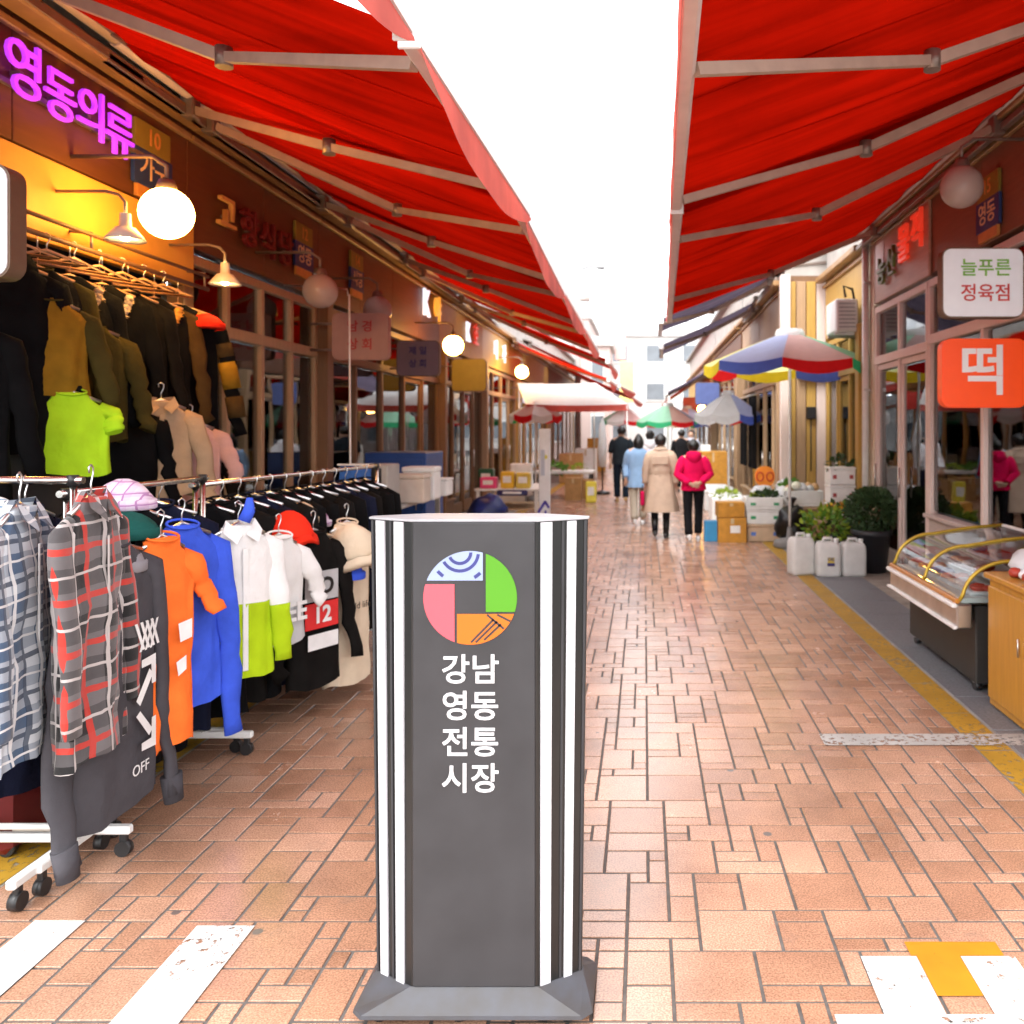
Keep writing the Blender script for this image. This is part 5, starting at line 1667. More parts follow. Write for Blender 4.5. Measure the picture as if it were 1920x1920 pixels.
# --- parasols
PAR = {'yellow': (0.80, 0.62, 0.03), 'blue': (0.10, 0.16, 0.62), 'red': (0.72, 0.015, 0.02), 'green': (0.05, 0.48, 0.22), 'white': (0.80, 0.80, 0.80)}
SKYLIT = {'yellow': (0.80, 0.80, 0.34), 'blue': (0.50, 0.56, 0.86), 'red': (0.84, 0.56, 0.55), 'green': (0.42, 0.78, 0.58), 'white': (0.82, 0.82, 0.82)}  # panel colours lightened to paint in skylight coming through the cloth
def parasol(label, x, y, zr, za, rad, seq, rz=0.0, pole=True, cap=True):
    t = thing("parasol", label, "parasol", (x, y, 0), rz, "striped market parasols")
    n = len(seq)
    if pole:
        MB().tube([(0, 0, 0.0), (0, 0, za - 0.02)], 0.02, 10).build("pole", m_white, t)
        MB().lathe([(0.22, 0), (0.24, 0.02), (0.22, 0.10), (0.05, 0.14), (0.03, 0.3)], 18, cap0=True).build("base", M("parasol_base_grey", (0.2, 0.2, 0.2), rough=0.7), t)
    for k, c in enumerate(seq):
        a0, a1 = 2 * PI * k / n, 2 * PI * (k + 1) / n
        rows = []
        for i in range(7):
            f = i / 6
            row = []
            for q in range(7):
                g = q / 6
                a = a0 + (a1 - a0) * g
                chord = math.cos((a1 - a0) / 2) / math.cos((g - 0.5) * (a1 - a0))
                rr_ = rad * (0.06 + 0.94 * f) * chord
                sag = -0.05 * math.sin(PI * g) * f
                row.append((rr_ * math.cos(a), rr_ * math.sin(a), za - (za - zr) * (f ** 1.12) + sag))
            rows.append(row)
        pn = MB().loft(rows, 0, smooth=True, closed=False).build("panel", M("parasol_pale_" + c, SKYLIT[c], rough=0.7, var=0.04, trans=0.65, spec=0.2), t)
        top_ = rows[-1]
        low = [(p[0] * 1.005, p[1] * 1.005, p[2] - 0.13 - 0.035 * math.sin(PI * q / 6)) for q, p in enumerate(top_)]
        MB().loft([top_, low], 0, closed=False).build("valance", M("parasol_" + c, PAR[c], rough=0.7, var=0.06, trans=0.55, spec=0.2), pn)
        MB().tube([(0.03 * math.cos(a0), 0.03 * math.sin(a0), za - 0.06), (rad * math.cos(a0), rad * math.sin(a0), zr - 0.012)], 0.008, 6).build("rib", m_steel, t)
    if cap:
        MB().lathe([(rad * 0.17, -0.06), (rad * 0.17, -0.01), (rad * 0.15, 0.05), (0.001, 0.06)], 14, (0, 0, za)).build("cap", M("parasol_pale_white", SKYLIT['white'], rough=0.7, var=0.04, trans=0.5, spec=0.2), t)
    return t
parasol("large striped parasol with yellow blue red green valance", 2.08, 12.2, 2.62, 3.06, 1.24, ['green', 'blue', 'yellow', 'red', 'yellow', 'blue', 'red', 'green'], rz=R(-14))
parasol("pale parasol half hidden behind the brown post on the right", 1.72, 17.4, 1.98, 2.42, 0.72, ['white', 'red', 'white', 'green', 'white', 'white', 'blue', 'red'], rz=R(12))
parasol("far green and red edged parasol above the walkers", 0.75, 27.0, 1.92, 2.45, 1.0, ['green', 'white', 'red', 'yellow', 'green', 'green', 'red', 'blue'], rz=R(5))
parasol("small pale parasol with red edge above the goods table", -2.55, 20.0, 2.02, 2.32, 0.62, ['white', 'red', 'white', 'green', 'white', 'red', 'white', 'red'], cap=False)
parasol("second far parasol with blue edge on the right", 1.55, 30.5, 1.95, 2.45, 0.9, ['blue', 'white', 'red', 'blue', 'white', 'red', 'blue', 'white'])

# --- curved glass display freezer
fz = thing("display_freezer", "curved glass display freezer with yellow trim and steel front", "freezer", (2.0, 5.42, 0))
LZN = 1.44
prof = []
for k in range(11):
    f = k / 10
    a = R(8 + 82 * f)
    prof.append((0.30 - 0.30 * math.cos(a - R(8)) * (1 - 0.05 * f), 0.60 + 0.27 * math.sin(a)))
prof = [(0.0, 0.60)] + [(0.02 + 0.30 * (1 - math.cos(R(90 * k / 10))), 0.60 + 0.25 * math.sin(R(90 * k / 10))) for k in range(1, 11)] + [(0.60, 0.895), (0.88, 0.92)]
glass_curve = glass_mat("freezer_glass", (0.90, 0.94, 0.94), 0.03, 1.45)
m_trim = M("freezer_yellow_trim", (0.50, 0.33, 0.03), rough=0.35, metal=0.3)
MB().loft([[(a, 0.02, b) for a, b in prof], [(a, LZN - 0.02, b) for a, b in prof]], 0, closed=False).build("curved_glass", glass_curve, fz)
for yy in (0.0, LZN / 2, LZN):
    MB().tube([(a, yy, b + 0.004) for a, b in prof], 0.013, 8).build("trim", m_trim, fz)
B("front_trim", (-0.012, LZN / 2, 0.602), (0.03, LZN + 0.02, 0.03), M("freezer_orange_trim", (0.50, 0.20, 0.03), rough=0.4), fz, ch=0.005)
B("front_panel", (0.03, LZN / 2, 0.505), (0.10, LZN + 0.03, 0.155), m_steel, fz, ch=0.01)
B("bumper", (-0.035, LZN / 2, 0.575), (0.035, LZN + 0.04, 0.03), m_white, fz, ch=0.008)
B("bumper", (-0.03, LZN / 2, 0.435), (0.03, LZN + 0.04, 0.02), m_white, fz, ch=0.006)
B("cabinet", (0.50, LZN / 2, 0.31), (0.76, LZN - 0.08, 0.50), M("freezer_dark_body", (0.03, 0.028, 0.026), rough=0.5), fz, ch=0.01)
B("back_panel", (0.885, LZN / 2, 0.68), (0.04, LZN, 0.50), m_white, fz, ch=0.008)
for yy in (0.008, LZN - 0.008):
    MB().prism([(a, b) for a, b in prof] + [(0.88, 0.58), (0.0, 0.58)], 0.012, lambda a, b, k, yy=yy: (a, yy - 0.006 + k, b)).build("side_glass", glass_curve, fz)
B("tray_floor", (0.44, LZN / 2, 0.60), (0.84, LZN - 0.05, 0.03), m_white, fz)
for yy in (0.12, LZN - 0.12):
    for xx in (0.16, 0.82):
        c = MB().tube([(xx - 0.02, yy, 0.035), (xx + 0.02, yy, 0.035)], 0.035, 14).build("castor", m_black, fz)
        B("castor_fork", (xx, yy, 0.066), (0.05, 0.03, 0.03), m_steel, fz)
m_meat = [M("meat_red", (0.42, 0.05, 0.03), rough=0.35), M("meat_pink", (0.62, 0.26, 0.20), rough=0.35), M("meat_orange", (0.65, 0.22, 0.05), rough=0.4), M("pack_white", (0.78, 0.78, 0.80), rough=0.3), M("pack_blue", (0.20, 0.22, 0.42), rough=0.3)]
r = random.Random(9)
for i in range(6):
    for j in range(3):
        pk = thing("food_tray", "packed food tray in the curved glass freezer", "food tray", (2.0 + 0.20 + j * 0.235, 5.42 + 0.17 + i * 0.225, 0.616 + 0.05 * j), R(r.uniform(-6, 6)), "food trays lying in the freezer")
        B("tray", (0, 0, 0.015), (0.20, 0.19, 0.03), m_meat[3], pk, ch=0.008)
        mb = MB()
        for k in range(3):
            blob(mb, (r.uniform(-0.05, 0.05), r.uniform(-0.05, 0.05), 0.04), (0.06, 0.05, 0.025), i * 7 + j + k, 0.25, 9, 5)
        mb.build("food", m_meat[(i * 3 + j * 2 + (j == 1) * 2) % 5], pk)

# --- wooden counter in front
wc = thing("wooden_cabinet", "orange wooden cabinet at the right picture edge", "cabinet", (2.10, 4.15, 0))
m_cab = wood("cabinet_orange_wood", (0.50, 0.235, 0.03), var=0.22, rough=0.35)
B("carcass", (0.42, 0.55, 0.40), (0.80, 1.08, 0.78), m_cab, wc, ch=0.008)
B("top_board", (0.41, 0.55, 0.80), (0.84, 1.12, 0.035), m_cab, wc, ch=0.006)
B("plinth", (0.44, 0.55, 0.02), (0.74, 1.02, 0.04), m_dark, wc)
for a, b in ((0.03, 0.53), (0.57, 1.07)):
    d = B("door", (0.012, (a + b) / 2, 0.40), (0.02, b - a, 0.68), m_cab, wc, ch=0.006)
    MB().tube([(-0.012, (b if a < 0.3 else a) - (0.05 if a < 0.3 else -0.05), 0.42), (-0.012, (b if a < 0.3 else a) - (0.05 if a < 0.3 else -0.05), 0.52)], 0.006, 8).build("handle", m_steel, d)
ts = thing("food_sacks", "white plastic bags of food on the wooden cabinet", "bags", (2.45, 4.72, 0.818))
for k, (dx, dy, s) in enumerate(((-0.1, 0.38, 1.0), (0.12, 0.2, 1.1), (-0.12, 0.05, 0.9), (0.2, 0.45, 1.0))):
    mb = MB(); blob(mb, (dx, dy, 0.075 * s), (0.15 * s, 0.14 * s, 0.085 * s), k + 20, 0.3); mb.build("bag", m_bagwhite, ts)
mb = MB()
for k in range(9):
    blob(mb, (-0.26 + 0.02 * (k % 2), -0.4 + k * 0.09, 0.03), (0.04, 0.045, 0.03), k, 0.2, 8, 5, k % 2)
mb.build("meat_pack", [m_meat[0], m_meat[3]], ts)

# --- left: counter with microwave, blue board, boxes
ct_ = thing("counter_table", "low counter behind the long clothes rack", "table", (-2.85, 9.0, 0))
B("table_top", (0, 0, 0.90), (0.80, 2.7, 0.04), m_plaster, ct_, ch=0.006)
for sx in (-1, 1):
    for sy in (-1, 1):
        B("leg", (sx * 0.36, sy * 1.28, 0.44), (0.05, 0.05, 0.88), m_steel, ct_)
bl = thing("blue_board", "bright blue panel leaning beside the microwave", "board", (-2.62, 7.72, 0.92))
B("panel", (0, 0, 0.22), (0.28, 0.03, 0.46), M("blue_panel", (0.012, 0.10, 0.38), rough=0.5), bl, ch=0.004, rot=(R(-6), 0, 0))
B("edge", (0, -0.035, 0.452), (0.28, 0.03, 0.015), m_white, bl)
mw = thing("microwave_oven", "dark fronted microwave oven on the counter", "microwave", (-2.68, 8.35, 0.92))
B("casing", (0, 0, 0.22), (0.46, 0.40, 0.42), m_plaster, mw, ch=0.012)
B("door", (-0.02, -0.203, 0.27), (0.38, 0.012, 0.26), m_black, mw, ch=0.004)
B("control_panel", (0.0, -0.203, 0.075), (0.42, 0.010, 0.10), m_dark, mw)
MB().tube([(0.08, -0.21, 0.075), (0.08, -0.235, 0.075)], 0.03, 14).build("knob", m_steel, mw)
for s in (-1, 1):
    B("foot", (s * 0.17, 0, 0.005), (0.04, 0.3, 0.012), m_black, mw)
bl2 = thing("blue_cabinet", "wide blue cabinet standing behind the microwave", "cabinet", (-3.05, 10.9, 0))
B("carcass", (0, 0, 0.70), (0.75, 0.9, 1.4), M("blue_cabinet_paint", (0.012, 0.06, 0.25), rough=0.45), bl2, ch=0.012)
B("door", (0, -0.456, 0.72), (0.68, 0.014, 1.2), M("blue_cabinet_paint", None), bl2, ch=0.004)
MB().tube([(0.26, -0.475, 0.7), (0.26, -0.475, 0.9)], 0.008, 8).build("handle", m_steel, bl2)
foambox("beige foam box on the counter right of the microwave", -2.45, 9.0, 0.92, 0.34, 0.30, 0.30, mat=M("beige_foam", (0.60, 0.52, 0.44), rough=0.8))
foambox("white foam box behind the beige one on the counter", -2.45, 9.4, 0.92, 0.36, 0.32, 0.36)
foambox("low white foam box at the counter's far end", -2.42, 9.95, 0.92, 0.32, 0.34, 0.20)
bs = thing("awning_crank", "thin white crank rod hanging before the brown post", "crank", (-2.80, 8.1, 1.22))
MB().tube([(0, 0, 1.75), (0.01, 0, 0.10), (0.03, 0, 0.05), (0.03, 0, -0.12)], 0.009, 8).build("rod", m_white, bs)
MB().tube([(-0.012, 0, 1.74), (-0.02, 0, 1.80), (-0.62, 0, 1.84)], 0.008, 6).build("hook", m_steel, bs)

# --- left: goods table farther on
gt2 = thing("goods_table", "table of pink and yellow packets along the left shops", "table", (-2.45, 16.0, 0))
B("table_top", (0, 0, 0.60), (1.15, 1.6, 0.04), m_white, gt2, ch=0.006)
B("shelf", (0, 0, 0.25), (1.05, 1.5, 0.03), m_timber_light, gt2)
for sx in (-1, 1):
    for sy in (-1, 1):
        B("leg", (sx * 0.52, sy * 0.74, 0.29), (0.06, 0.06, 0.58), m_white, gt2)
def packet(label, x, y, z, w, d, h, col, nm):
    p = thing("packet", label, "packet", (x, y, z))
    B("wrapper", (0, 0, h / 2), (w, d, h), M("packet_" + nm, col, rough=0.35), p, ch=0.02)
    B("label", (0, -d / 2 - 0.003, h * 0.55), (w * 0.6, 0.004, h * 0.4), m_white, p)
packet("pink packet on the goods table", -2.80, 15.4, 0.62, 0.30, 0.25, 0.20, (0.75, 0.06, 0.20), "pink")
packet("dark green packet under the pink one's shelf edge", -2.90, 15.7, 0.62, 0.28, 0.2, 0.34, (0.02, 0.09, 0.04), "dgreen")
packet("first yellow packet on the goods table", -2.46, 15.4, 0.62, 0.24, 0.22, 0.30, (0.72, 0.42, 0.02), "yellow")
packet("second yellow packet with green print on the goods table", -2.18, 15.4, 0.62, 0.26, 0.22, 0.28, (0.62, 0.45, 0.06), "yellow2")
packet("white packet at the back of the goods table", -2.30, 16.0, 0.62, 0.4, 0.3, 0.42, (0.76, 0.74, 0.74), "white")
packet("navy tray hanging over the goods table edge", -2.35, 15.18, 0.50, 0.55, 0.05, 0.10, (0.015, 0.015, 0.10), "navy")
tp = thing("tarpaulin", "dark blue tarpaulin bundle on the ground near the table", "tarpaulin", (-2.62, 14.2, 0.0))
mb = MB(); blob(mb, (0, 0, 0.30), (0.34, 0.28, 0.30), 41, 0.25, 20, 12); mb.build("bundle", M("blue_tarpaulin", (0.008, 0.02, 0.14), rough=0.4, var=0.4, scale=5), tp)
wp = thing("banner_post", "white post banner with blue chevron beside the goods table", "banner", (-1.74, 14.9, 0))
B("panel", (0, 0, 0.86), (0.20, 0.06, 1.66), m_bagwhite, wp, ch=0.01)
B("foot", (0, 0, 0.02), (0.30, 0.26, 0.035), m_plaster, wp, ch=0.008)
mb = MB()
mb.box((-0.045, -0.034, 0.33), (0.045, 0.006, 0.24), 0, rot=(0, R(32), 0)); mb.box((0.045, -0.034, 0.37), (0.040, 0.006, 0.14), 0, rot=(0, R(-30), 0)); mb.box((0.02, -0.034, 0.22), (0.035, 0.006, 0.10))
mb.build("chevron", M("chevron_blue", (0.04, 0.02, 0.32), rough=0.5), wp)
MB().prism([(0.035 * math.cos(a), 0.035 * math.sin(a)) for a in [2 * PI * k / 14 for k in range(14)]], 0.004, lambda a, b, k: (a + 0.02, -0.031 - k, b + 1.20)).build("dot", M("dot_yellow", (0.55, 0.52, 0.05), rough=0.5), wp)
B("grey_mark", (-0.03, -0.033, 1.1), (0.07, 0.005, 0.45), M("banner_grey_blue", (0.42, 0.46, 0.55), rough=0.5), wp)

# --- left: produce boxes beyond
carton("tall brown carton before the ochre boards on the left", -1.68, 20.3, 0.0, 0.38, 0.4, 0.52, m_card)
carton("second brown carton beside the tall one", -1.36, 20.6, 0.0, 0.24, 0.4, 0.46, m_card)
packet("bright yellow sack beside the brown cartons", -1.22, 19.6, 0.0, 0.24, 0.22, 0.48, (0.78, 0.66, 0.06), "lemon")
vt = thing("produce_table", "white produce table with green vegetables on the left", "table", (-2.0, 21.2, 0))
B("table_top", (0, 0, 0.62), (1.5, 1.0, 0.06), m_white, vt, ch=0.006)
for sx in (-1, 1):
    for sy in (-1, 1):
        B("leg", (sx * 0.68, sy * 0.45, 0.30), (0.05, 0.05, 0.60), m_black, vt)
vg = thing("vegetable_pile", "green vegetables on the white produce table", "vegetables", (-2.0, 21.1, 0.66))
mb = MB(); leafmb(mb, (-0.2, 0, 0.04), (0.3, 0.3, 0.12), 90, 0.12, 0, r); leafmb(mb, (0.4, 0, 0.04), (0.2, 0.3, 0.1), 50, 0.10, 1, r); mb.build("leaves", [m_leaf, m_leafy], vg)
cs = thing("folded_parasol", "closed white parasol standing before the far left shops", "parasol", (-1.08, 22.0, 0))
MB().lathe([(0.02, 1.95), (0.07, 1.8), (0.12, 1.2), (0.10, 0.72), (0.04, 0.70)], 14).build("canopy", m_bagwhite, cs)
MB().tube([(0, 0, 0.05), (0, 0, 2.02)], 0.02, 8).build("pole", m_black, cs)
MB().lathe([(0.2, 0), (0.2, 0.06), (0.04, 0.10)], 16, cap0=True).build("base", m_black, cs)
# white stall canopy with red hem
tc_ = thing("stall_canopy", "white sloping stall canopy with red hem on the left", "canopy", (-1.9, 20.6, 0))
rows = []
for i in range(7):
    f = i / 6
    xa, xb = -1.35 + 0.5 * f, 0.65 + 0.88 * f
    rows.append([(xa + (xb - xa) * k / 10, 1.2 - 2.0 * f, 2.86 - 0.60 * f - 0.03 * math.sin(PI * k / 10)) for k in range(11)])
MB().loft(rows, 0, closed=False).build("sheet", M("canopy_white_vinyl", (0.82, 0.80, 0.78), rough=0.5, var=0.04, trans=0.45), tc_)
MB().loft([rows[-1], [(p[0], p[1] - 0.02, p[2] - 0.15) for p in rows[-1]]], 0, closed=False).build("hem", m_valance, tc_)
for xx, yy, zz in ((-0.85, -0.8, 2.24), (1.50, -0.8, 2.24), (-1.3, 1.2, 2.84), (0.62, 1.2, 2.84)):
    MB().tube([(xx, yy, 0), (xx, yy, zz)], 0.018, 8).build("pole", m_steel, tc_)

# --- far right: black curtains, crates
bk = thing("black_curtain", "pair of black door curtains far down the right side", "curtain", (XR2 - 0.08, 16.6, 0))
for a in (0.0, 1.5):
    rows = [[(-0.05 + 0.03 * math.sin(k * 1.4), a + k * 0.12, z) for k in range(10)] for z in (2.35, 1.2, 0.9)]
    MB().loft(rows, 0, closed=False).build("curtain", k_black, bk)
MB().tube([(-0.05, -0.1, 2.37), (-0.05, 2.75, 2.37)], 0.015, 8).build("rod", m_steel, bk)
for i in range(5):
    foambox("white crate in the long row beyond the walkers", 1.55 + 0.06 * (i % 2), 16.3 + i * 0.75, 0.0, 0.62, 0.55, 0.42, mark=m_mark_b if i % 2 else None)
for o in [o for o in bpy.data.objects if o.get("label") == "white crate in the long row beyond the walkers"]:
    o["group"] = "white crates in the far row"

# ------------------------------------------------------------------ people walking away
m_skin = M("skin", (0.55, 0.33, 0.23), rough=0.55, var=0.06)
m_hair = M("hair_black", (0.010, 0.009, 0.009), rough=0.42, var=0.3, bump=0.4, bscale=70)
m_hairbrown = M("hair_dark_brown", (0.030, 0.018, 0.012), rough=0.42, var=0.3, bump=0.4, bscale=70)
m_shoe = M("shoe_black", (0.012, 0.011, 0.011), rough=0.35)
m_shoew = M("shoe_white", (0.62, 0.60, 0.60), rough=0.5)

def skin_mesh(vs_, es_, rad, root=0, sub=1):
    me = bpy.data.meshes.new("figure")
    me.from_pydata(vs_, es_, [])
    o = bpy.data.objects.new("figure", me)
    COL.objects.link(o)
    md = o.modifiers.new("skin", 'SKIN')
    md.use_smooth_shade = True
    for i, l in enumerate(me.skin_vertices[0].data):
        l.radius = (rad[i], rad[i]) if not isinstance(rad[i], tuple) else rad[i]
        l.use_root = (i == root)
    sb_ = o.modifiers.new("sub", 'SUBSURF')
    sb_.levels = sub
    dg = bpy.context.evaluated_depsgraph_get()
    dg.update()
    out = bpy.data.meshes.new_from_object(o.evaluated_get(dg))
    bpy.data.objects.remove(o)
    bpy.data.meshes.remove(me)
    return out

def person(label, x, y, rz, h, pose, outfit):
    """faces local +y; all joints in units of a 1.70 m figure, scaled to h"""
    s = h / 1.70
    t = thing("person", label, "person", (x, y, 0), rz, "people walking away down the street")
    V = lambda p: Vector(p) * s
    J = dict(pelvis=(0, 0, 0.93), spine=(0, 0.005, 1.12), chest=(0, 0.0, 1.32), neck=(0, 0.0, 1.45), jaw=(0, 0.025, 1.52), head=(0, 0.01, 1.60), crown=(0, 0.0, 1.66), nose=(0, 0.10, 1.57))
    for q, sd_ in (("l", -1), ("r", 1)):
        J["sh" + q] = (sd_ * 0.165, 0, 1.375)
        J["hip" + q] = (sd_ * 0.09, 0, 0.90)
        J["ear" + q] = (sd_ * 0.083, 0.0, 1.57)
    J.update(pose)
    order = list(J.keys())
    R_ = dict(pelvis=(0.15, 0.105), spine=(0.135, 0.095), chest=(0.15, 0.10), neck=0.055, jaw=0.066, head=(0.078, 0.092), crown=0.050, nose=0.014, earl=0.014, earr=0.014,
              shl=0.06, shr=0.06, ell=0.042, elr=0.042, wrl=0.028, wrr=0.028, hal=0.030, har=0.030, hipl=0.085, hipr=0.085, knl=0.056, knr=0.056, anl=0.036, anr=0.036, tol=0.030, tor=0.030)
    edges = [("pelvis", "spine"), ("spine", "chest"), ("chest", "neck"), ("neck", "jaw"), ("jaw", "head"), ("head", "crown"), ("head", "nose"), ("head", "earl"), ("head", "earr")]
    for q in "lr":
        edges += [("chest", "sh" + q), ("sh" + q, "el" + q), ("el" + q, "wr" + q), ("wr" + q, "ha" + q), ("pelvis", "hip" + q), ("hip" + q, "kn" + q), ("kn" + q, "an" + q), ("an" + q, "to" + q)]
    vs_ = [tuple(V(J[k])) for k in order]
    rad = []
    for k in order:
        v = R_[k]
        rad.append(tuple(a * s for a in v) if isinstance(v, tuple) else v * s)
    es_ = [(order.index(a), order.index(b)) for a, b in edges]
    for q in "lr":                            # five fingers per hand
        ha, wr = Vector(J["ha" + q]), Vector(J["wr" + q])
        d = (ha - wr).normalized()
        side = d.cross(Vector((0, 1, 0.2))).normalized()
        hi = order.index("ha" + q)
        for k, (off, ln, an) in enumerate(((-0.026, 0.062, -0.15), (-0.009, 0.070, -0.05), (0.009, 0.066, 0.05), (0.025, 0.052, 0.15), (0.036, 0.045, 0.9))):
            p0 = ha + side * off + d * (0.020 if k < 4 else -0.01)
            p1 = p0 + (d + side * an).normalized() * ln * 0.55 * 1.0
            p2 = p1 + (d + side * an + Vector((0, 0.35, 0))).normalized() * ln * 0.45
            b0 = len(vs_)
            vs_ += [tuple(p0 * s), tuple(p1 * s), tuple(p2 * s)]
            rad += [0.0095 * s, 0.0085 * s, 0.007 * s]
            es_ += [(hi, b0), (b0, b0 + 1), (b0 + 1, b0 + 2)]
    me = skin_mesh(vs_, es_, rad)
    link("body", me, outfit.get("skin", m_skin), t)

    def ringel(c, a, b, n=20, seed=0, amp=0.0):
        return [(c[0] * s + a * s * math.cos(2 * PI * k / n) * (1 + amp * nz((k * 0.9, c[2] * 7, seed))), c[1] * s + b * s * math.sin(2 * PI * k / n) * (1 + amp * nz((k * 1.1, c[2] * 7, seed + 5))), c[2] * s) for k in range(n)]
    # upper garment
    top_m = outfit["top"]
    hem = outfit.get("hem", 0.86)
    fl = outfit.get("flare", 0.0)
    zs = [1.465, 1.44, 1.41, 1.36, 1.28, 1.18, 1.08, 0.98, 0.92]
    ab = [(0.066, 0.062), (0.095, 0.075), (0.145, 0.092), (0.195, 0.112), (0.205, 0.128), (0.195, 0.125), (0.185, 0.122), (0.195, 0.130), (0.20, 0.135)]
    if outfit.get("belt"):
        ab[6] = (0.170, 0.112); ab[5] = (0.182, 0.118)
    z = 0.86
    while z > hem - 0.001:
        zs.append(z); f = (0.92 - z) / max(0.92 - hem, 0.06)
        ab.append((0.20 + fl * f, 0.135 + fl * f)); z -= 0.07
    n_up = 24
    rings = []
    for i, (z_, (a, b)) in enumerate(zip(zs, ab)):
        fa = 0.05 if z_ > 1.0 else 0.05 + 0.10 * min(1, (1.0 - z_) * 2) * (1 if fl else 0.4)
        rings.append([(a * s * math.cos(2 * PI * k / n_up) * (1 + fa * math.sin(k * 2.6 + x * 9) * (1 if z_ < 1.3 else 0.2)), (b * math.sin(2 * PI * k / n_up) * (1 + fa * math.sin(k * 3.1 + 2 + z_ * 4))) * s, z_ * s + 0.01 * nz((k, z_ * 3, x))) for k in range(n_up)])
    MB().loft(rings, 0).build(outfit.get("topname", "jacket"), top_m, t)
    jk = t.children[-1]
    for q in "lr":
        a, e, w = Vector(J["sh" + q]), Vector(J["el" + q]), Vector(J["wr" + q])
        a2 = a * 0.85 + Vector((0, 0, a.z * 0.15 + 0.0))
        stop = outfit.get("sleeve", 0.94)
        pts, rd = [a2], [0.075 * s]
        for k in range(1, 6):
            pts.append(a.lerp(e, k / 5)); rd.append((0.088 - 0.018 * k / 5) * s * (1 + 0.06 * math.sin(k * 4.4)))
        if stop > 0.5:
            for k in range(1, 6):
                pts.append(e.lerp(w, k / 5 * stop)); rd.append((0.068 - 0.014 * k / 5) * s * (1 + 0.07 * math.sin(k * 3.9 + 1)))
        MB().tube([p * s for p in pts], rd, 14).build("jacket_sleeve", top_m, jk)
    if outfit.get("hood"):
        MB().loft([ringel((0, -0.055, z_), a, b, 18, 3, 0.15) for z_, a, b in ((1.50, 0.075, 0.06), (1.47, 0.12, 0.085), (1.41, 0.135, 0.095), (1.35, 0.11, 0.085), (1.31, 0.06, 0.07))], 0, True, True).build("hood", top_m, jk)
    if outfit.get("belt"):
        MB().loft([ringel((0, 0, z_), 0.182, 0.124, 24) for z_ in (1.05, 1.10)], 0).build("belt", outfit["belt"], jk)
        B("shoulder_flap", Vector((0, -0.122, 1.27)) * s, (0.26 * s, 0.02, 0.14 * s), top_m, jk, ch=0.008)
    if outfit.get("collar"):
        MB().loft([ringel((0, 0, z_), a, b, 20) for z_, a, b in ((1.43, 0.10, 0.085), (1.49, 0.082, 0.078), (1.44, 0.115, 0.10))], 0).build("collar", top_m, jk)
    # trousers
    leg_m = outfit["legs"]
    bot = outfit.get("leg_end", 0.10)
    tr = MB()
    tr.loft([ringel((0, 0, z_), a, b, 20, 1, 0.04) for z_, a, b in ((1.02, 0.165, 0.118), (0.95, 0.175, 0.125), (0.88, 0.178, 0.125), (0.82, 0.150, 0.105))], 0, True, True)
    for q in "lr":
        hp, kn, an = Vector(J["hip" + q]), Vector(J["kn" + q]), Vector(J["an" + q])
        pts, rd = [], []
        w0, w1, w2 = outfit.get("legw", (0.098, 0.072, 0.062))
        for k in range(7):
            pts.append(hp.lerp(kn, k / 6)); rd.append((w0 + (w1 - w0) * k / 6) * s)
        for k in range(1, 8):
            p = kn.lerp(an, k / 7)
            if p.z < bot:
                break
            pts.append(p); rd.append((w1 + (w2 - w1) * k / 7) * s * (1 + 0.05 * math.sin(k * 3.3)))
        tr.tube([p * s for p in pts], rd, 14)
    tr.build("trousers", leg_m, t)
    # shoes
    for q in "lr":
        an, to = Vector(J["an" + q]), Vector(J["to" + q])
        d = (to - an); d.z = 0; d.normalize()
        sd_ = Vector((-d.y, d.x, 0))
        rg = []
        for f, w, hh in ((-0.085, 0.022, 0.05), (-0.07, 0.034, 0.085), (0.0, 0.040, 0.10), (0.07, 0.046, 0.065), (0.14, 0.046, 0.045), (0.175, 0.026, 0.03)):
            c = Vector((an.x, an.y, max(an.z - 0.08, 0))) + d * f
            lift = max(0, (an.z - 0.085)) * 0.0
            rg.append([(c + sd_ * w * math.cos(2 * PI * k / 12) + Vector((0, 0, hh / 2 + 0.002 + hh / 2 * math.sin(2 * PI * k / 12)))) * s for k in range(12)])
        sh = MB().loft(rg, 0, True, True).build("shoe", outfit.get("shoes", m_shoe), t)
        if outfit.get("boots"):
            MB().tube([an * s + Vector((0, 0, -0.02)), an.lerp(Vector(J["kn" + q]), 0.55) * s], [0.046 * s, 0.060 * s], 12).build("boot_shaft", m_shoe, sh)
    # hair: shell around the skull, more at the back
    hr = []
    length = outfit.get("hair_len", 0.0)
    for k in range(10):
        f = k / 9
        z_ = 1.705 - f * (0.19 + length)
        w = 0.098 * math.sin(PI * min(0.5, 0.06 + f * 0.75)) if f < 0.65 else 0.098 * (1 - 0.25 * (f - 0.65) / 0.35)
        ring = []
        for q in range(20):
            a = 2 * PI * q / 20
            front = max(0, math.sin(a))
            rr_ = w * (1 + 0.10 * nz((q * 0.8, k * 0.9, x * 7)))
            yy = rr_ * 1.12 * math.sin(a) * (1 - 0.55 * front * f)
            ring.append((rr_ * math.cos(a) * s, (yy - 0.004) * s, (z_ + 0.10 * front * f) * s))
        hr.append(ring)
    hm = MB().loft(hr, 0, True, True).build("hair", outfit.get("hair", m_hair), t)
    if outfit.get("bun"):
        mb = MB(); blob(mb, (0, -0.085 * s, 1.64 * s), (0.05 * s, 0.045 * s, 0.05 * s), 2, 0.2); mb.build("hair_bun", m_hair, hm)
    return t

